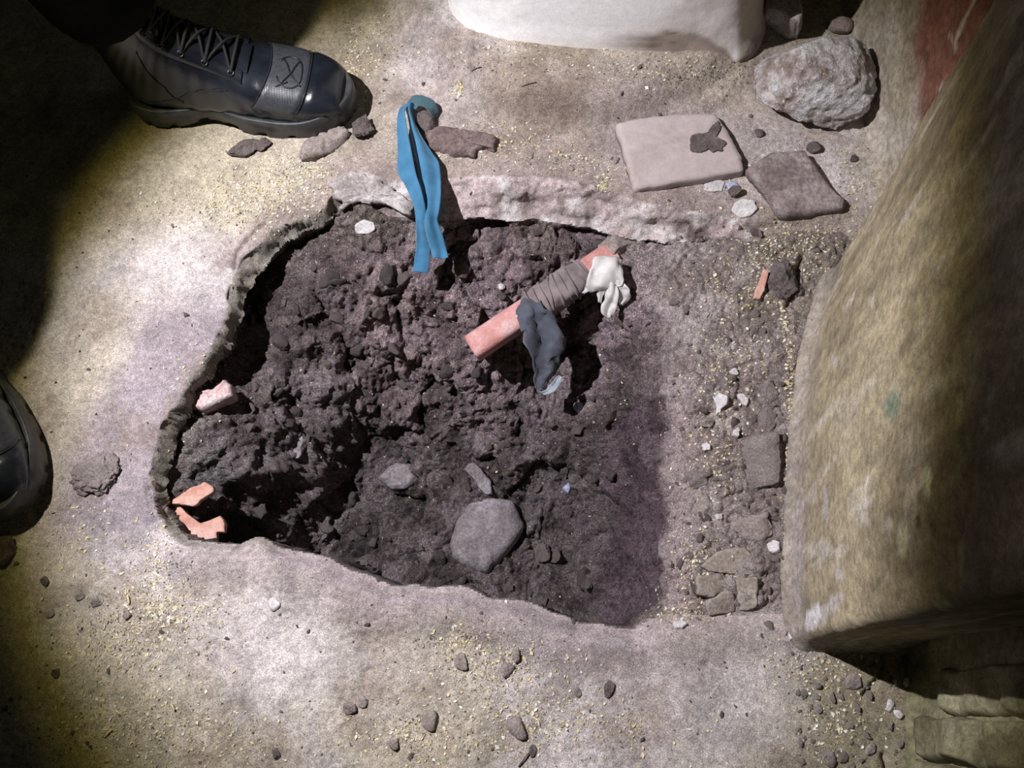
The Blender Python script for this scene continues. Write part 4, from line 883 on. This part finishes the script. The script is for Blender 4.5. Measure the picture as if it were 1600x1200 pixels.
def trousers():
    a1 = np.array([b1[0] - .045, b1[1] + .01, .165]); a2 = np.array([b2[0] - .02, b2[1] + .045, .165])
    hipc = (a1 + a2) / 2 + np.array([-.10, .10, 0]); hipc[2] = .92
    dv = (a1 - a2); dv[2] = 0; dv /= np.linalg.norm(dv); h1 = hipc + dv * .10; h2 = hipc - dv * .10
    k1 = a1 * .47 + h1 * .53 + np.array([.05, -.05, 0]); k2 = a2 * .47 + h2 * .53 + np.array([.05, -.05, 0])
    vs = [hipc, hipc + [0, 0, .14], h1 - [0, 0, .06], k1, (k1 * .4 + a1 * .6), a1, h2 - [0, 0, .06], k2, (k2 * .4 + a2 * .6), a2]
    ed = [(0, 1), (0, 2), (2, 3), (3, 4), (4, 5), (0, 6), (6, 7), (7, 8), (8, 9)]; rad = [.14, .14, .10, .078, .072, .078, .10, .078, .072, .078]
    me = bpy.data.meshes.new('trousers'); me.from_pydata([tuple(v) for v in vs], ed, []); o = bpy.data.objects.new('trousers', me); COL.objects.link(o); o.parent = person
    me.materials.append(M['trouser'])
    sk = o.modifiers.new('skin', 'SKIN'); sk.use_smooth_shade = True
    for v, r_ in zip(me.skin_vertices[0].data, rad): v.radius = (r_, r_)
    me.skin_vertices[0].data[0].use_root = True
    o.modifiers.new('sub', 'SUBSURF').levels = 2; o.modifiers['sub'].render_levels = 2
trousers()

# ------------------------------------------------------------------ loose clods and pebbles that nothing tells apart
def scatter(name, cnt, region, rmin, rmax, mats, label, cat, group, flat=.6, accept=None, power=2.2):
    protos = []
    for mi, mm in enumerate(mats):
        for k_ in range(4):
            Vv, Fc = rock_geo((1, .6 + .12 * k_, flat), 900 + 17 * k_ + mi * 5 + len(name), 18, 3, .26, .2, .34); me = bpy.data.meshes.new(name); me.from_pydata(Vv.tolist(), [], Fc); me.polygons.foreach_set('use_smooth', [True] * len(me.polygons)); me.materials.append(M[mm]); protos.append(me)
    made = 0; tries = 0
    while made < cnt and tries < cnt * 30:
        tries += 1; px, py = region[0] + random.random() * (region[2] - region[0]), region[1] + random.random() * (region[3] - region[1])
        P, n = hit(px, py)
        if accept and not accept(px, py, P, n): continue
        r = rmin + (rmax - rmin) * random.random()**power
        o = bpy.data.objects.new(name, random.choice(protos)); COL.objects.link(o); o.scale = (r, r, r)
        q = Vector(n).lerp(Vector((0, 0, 1)), .5).to_track_quat('Z', 'Y'); o.rotation_mode = 'QUATERNION'; from_z = Matrix.Rotation(random.uniform(0, 6.28), 4, 'Z').to_quaternion()
        o.rotation_quaternion = q @ from_z; o.location = P + n * r * .05
        tag(o, label, cat, group); made += 1
scatter('clod', 190, (380, 330, 1020, 1000), .005, .018, ['wetclod', 'clod', 'clod'], 'dark damp earth clod among many inside the pit', 'clod', 'earth clods in the pit', .7, lambda x, y, P, n: P[2] < -.05 and not (x > 960 and y > 560))
scatter('crumb', 115, (1050, 350, 1300, 990), .003, .010, ['clod', 'paleclod', 'paleclod'], 'small grey earth crumb in the loose strip beside the wall', 'crumb', 'crumbs in the loose earth', .65, lambda x, y, P, n: -.06 < P[2] < .0 and x < 1245 + max(0, 600 - y) * .2)
scatter('crumb', 75, (0, 830, 1240, 1200), .002, .005, ['clod', 'stripclod'], 'small dark crumb on the pale floor below the pit', 'crumb', 'crumbs on the front floor', .6, lambda x, y, P, n: P[2] > -.02)
scatter('crumb', 45, (20, 250, 480, 850), .0015, .004, ['clod', 'wetclod'], 'tiny dark crumb on the floor left of the pit', 'crumb', 'crumbs on the left floor', .6, lambda x, y, P, n: P[2] > -.02)
scatter('crumb', 40, (590, 100, 1180, 330), .002, .006, ['clod', 'paleclod'], 'small crumb on the floor between pillar and pit', 'crumb', 'crumbs behind the pit', .6, lambda x, y, P, n: P[2] > -.02)
scatter('pebble', 90, (1240, 1010, 1430, 1200), .002, .008, ['mud', 'mud', 'limecrust', 'mud'], 'small stone in the rubble at the lower right', 'pebble', 'rubble by the recessed wall', .6, lambda x, y, P, n: True)

# ------------------------------------------------------------------ chaff and grit
def flakes(name, spots, pal, size, label, cat, seed, dens=.75):
    r_ = random.Random(seed); Vs = []; Fc = []; Cc = []
    for (cx, cy, rx, ry, cnt) in spots:
        for _ in range(int(cnt * dens)):
            a = r_.gauss(0, .5); b = r_.gauss(0, .5)
            if rx < 0: px, py = cx + (r_.random() * 2 - 1) * -rx, cy + (r_.random() * 2 - 1) * -ry
            else: px, py = cx + a * rx, cy + b * ry
            if px < -60 or px > 1460 or py < -60 or py > 1260: continue
            P, n = hit(px, py)
            if P[2] < -.30: continue
            sz = r_.uniform(*size) * (1.4 if r_.random() < .1 else 1); asp = r_.uniform(.3, .8); th = r_.uniform(0, 6.28)
            A_, B_, N_ = frame(n + np.array([r_.gauss(0, .25), r_.gauss(0, .25), 0])); u = A_ * math.cos(th) + B_ * math.sin(th); v = np.cross(N_, u)
            p = P + n * .0006; i = len(Vs); Vs += [p - u * sz, p + v * sz * asp + N_ * sz * .3, p + u * sz, p - v * sz * asp + N_ * sz * .15, ]
            Fc += [(i, i + 1, i + 2), (i, i + 2, i + 3)]; c_ = r_.choice(pal); k_ = r_.uniform(.75, 1.2); Cc += [[c_[0] * k_, c_[1] * k_, c_[2] * k_]] * 4
    o = mesh_obj(name, np.array(Vs), Fc, M['flake'], None, False, np.clip(np.array(Cc), 0, .9)); return tag(o, label, cat, kind='stuff')
CH = [(430, 300, 90, 45, 700), (350, 330, 110, 40, 350), (480, 265, 60, 25, 250), (560, 85, 30, 60, 220), (600, 60, 40, 60, 100), (250, 890, 40, 70, 260), (250, 960, 90, 50, 500), (200, 1010, 110, 60, 500), (130, 830, 60, 60, 120), (180, 1130, 130, 60, 450),
      (330, 1150, 120, 50, 250), (780, 1040, 110, 50, 500), (830, 1130, 120, 60, 550), (640, 1150, 110, 50, 350), (720, 1000, 60, 30, 160), (1234, 600, 10, 90, 260), (1232, 780, 9, 110, 260), (1228, 480, 14, 60, 240), (1200, 400, 90, 55, 380), (1270, 375, 80, 40, 140), (1240, 420, 60, 60, 160),
      (1150, 560, 70, 80, 420), (1110, 700, 60, 110, 420), (1090, 880, 50, 80, 350), (1150, 450, 70, 50, 300), (942, 286, 10, 12, 160), (717, 140, 7, 12, 120), (760, 230, 120, 22, 300), (900, 255, 100, 25, 220), (780, 195, 60, 12, 60), (1310, 1120, 75, 70, 260), (1280, 1040, 80, 30, 200),
      (1060, 960, 60, 25, 150), (980, 1130, 140, 60, 150), (700, 600, -1000, -700, 1400), (300, 610, 60, 120, 120), (820, 80, 260, 40, 120), (1050, 110, 110, 30, 160), (1200, 300, 120, 60, 200), (1330, 290, 30, 60, 120)]
flakes('chaff', CH, [(.58, .50, .27), (.66, .60, .42), (.50, .44, .26), (.72, .69, .60), (.42, .36, .26)], (.0009, .0026), 'pale yellow chaff scattered over floor and loose earth', 'chaff', 3)
GR = [(a, b, (c_ * 1.3 if c_ > 0 else c_), (d * 1.3 if d > 0 else d), int(e * .45)) for a, b, c_, d, e in CH] + [(900, 110, 300, 40, 500), (1120, 120, 90, 25, 250), (700, 700, 260, 260, 900), (700, 480, 180, 100, 350)]
flakes('grit', GR, [(.10, .08, .06), (.18, .14, .11), (.30, .27, .25), (.5, .47, .46)], (.0007, .0019), 'fine dark and pale grit sprinkled over the ground', 'grit', 4)
# straws and twigs
TW = [((736, 112), (752, 106), .0006, 'clod', 'short dark twig on the mud mound by the pillar'), ((815, 136), (838, 130), .0008, 'clod', 'longer dark twig on the mud mound'), ((1395, 113), (1404, 93), .0008, None, 'pale straw against the wall behind the boulder'),
      ((268, 1100), (274, 1110), .0012, None, 'pale straw at the lower left floor'), ((164, 1152), (176, 1140), .0012, None, 'thick pale straw near the lower left edge'), ((200, 930), (203, 944), .0012, None, 'short yellow straw above the bluish pebble'), ((810, 1198), (828, 1174), .0008, 'clod', 'dark twig at the bottom edge')]
straw = plain('straw', (.55, .48, .25), (.68, .62, .4), 100, .6)
for a, b, r_, mm, lab in TW:
    if a[0] == 1395: continue
    A_, B_ = hit(*a)[0] + [0, 0, .0015], hit(*b)[0] + [0, 0, .0025]; v, f = tube(catmull([A_, (A_ + B_) / 2 + [.0005, .0005, .0008], B_], 7), r_, 6); tag(mesh_obj('twig' if mm else 'straw', v, f, M[mm] if mm else straw), lab, 'twig' if mm else 'straw')
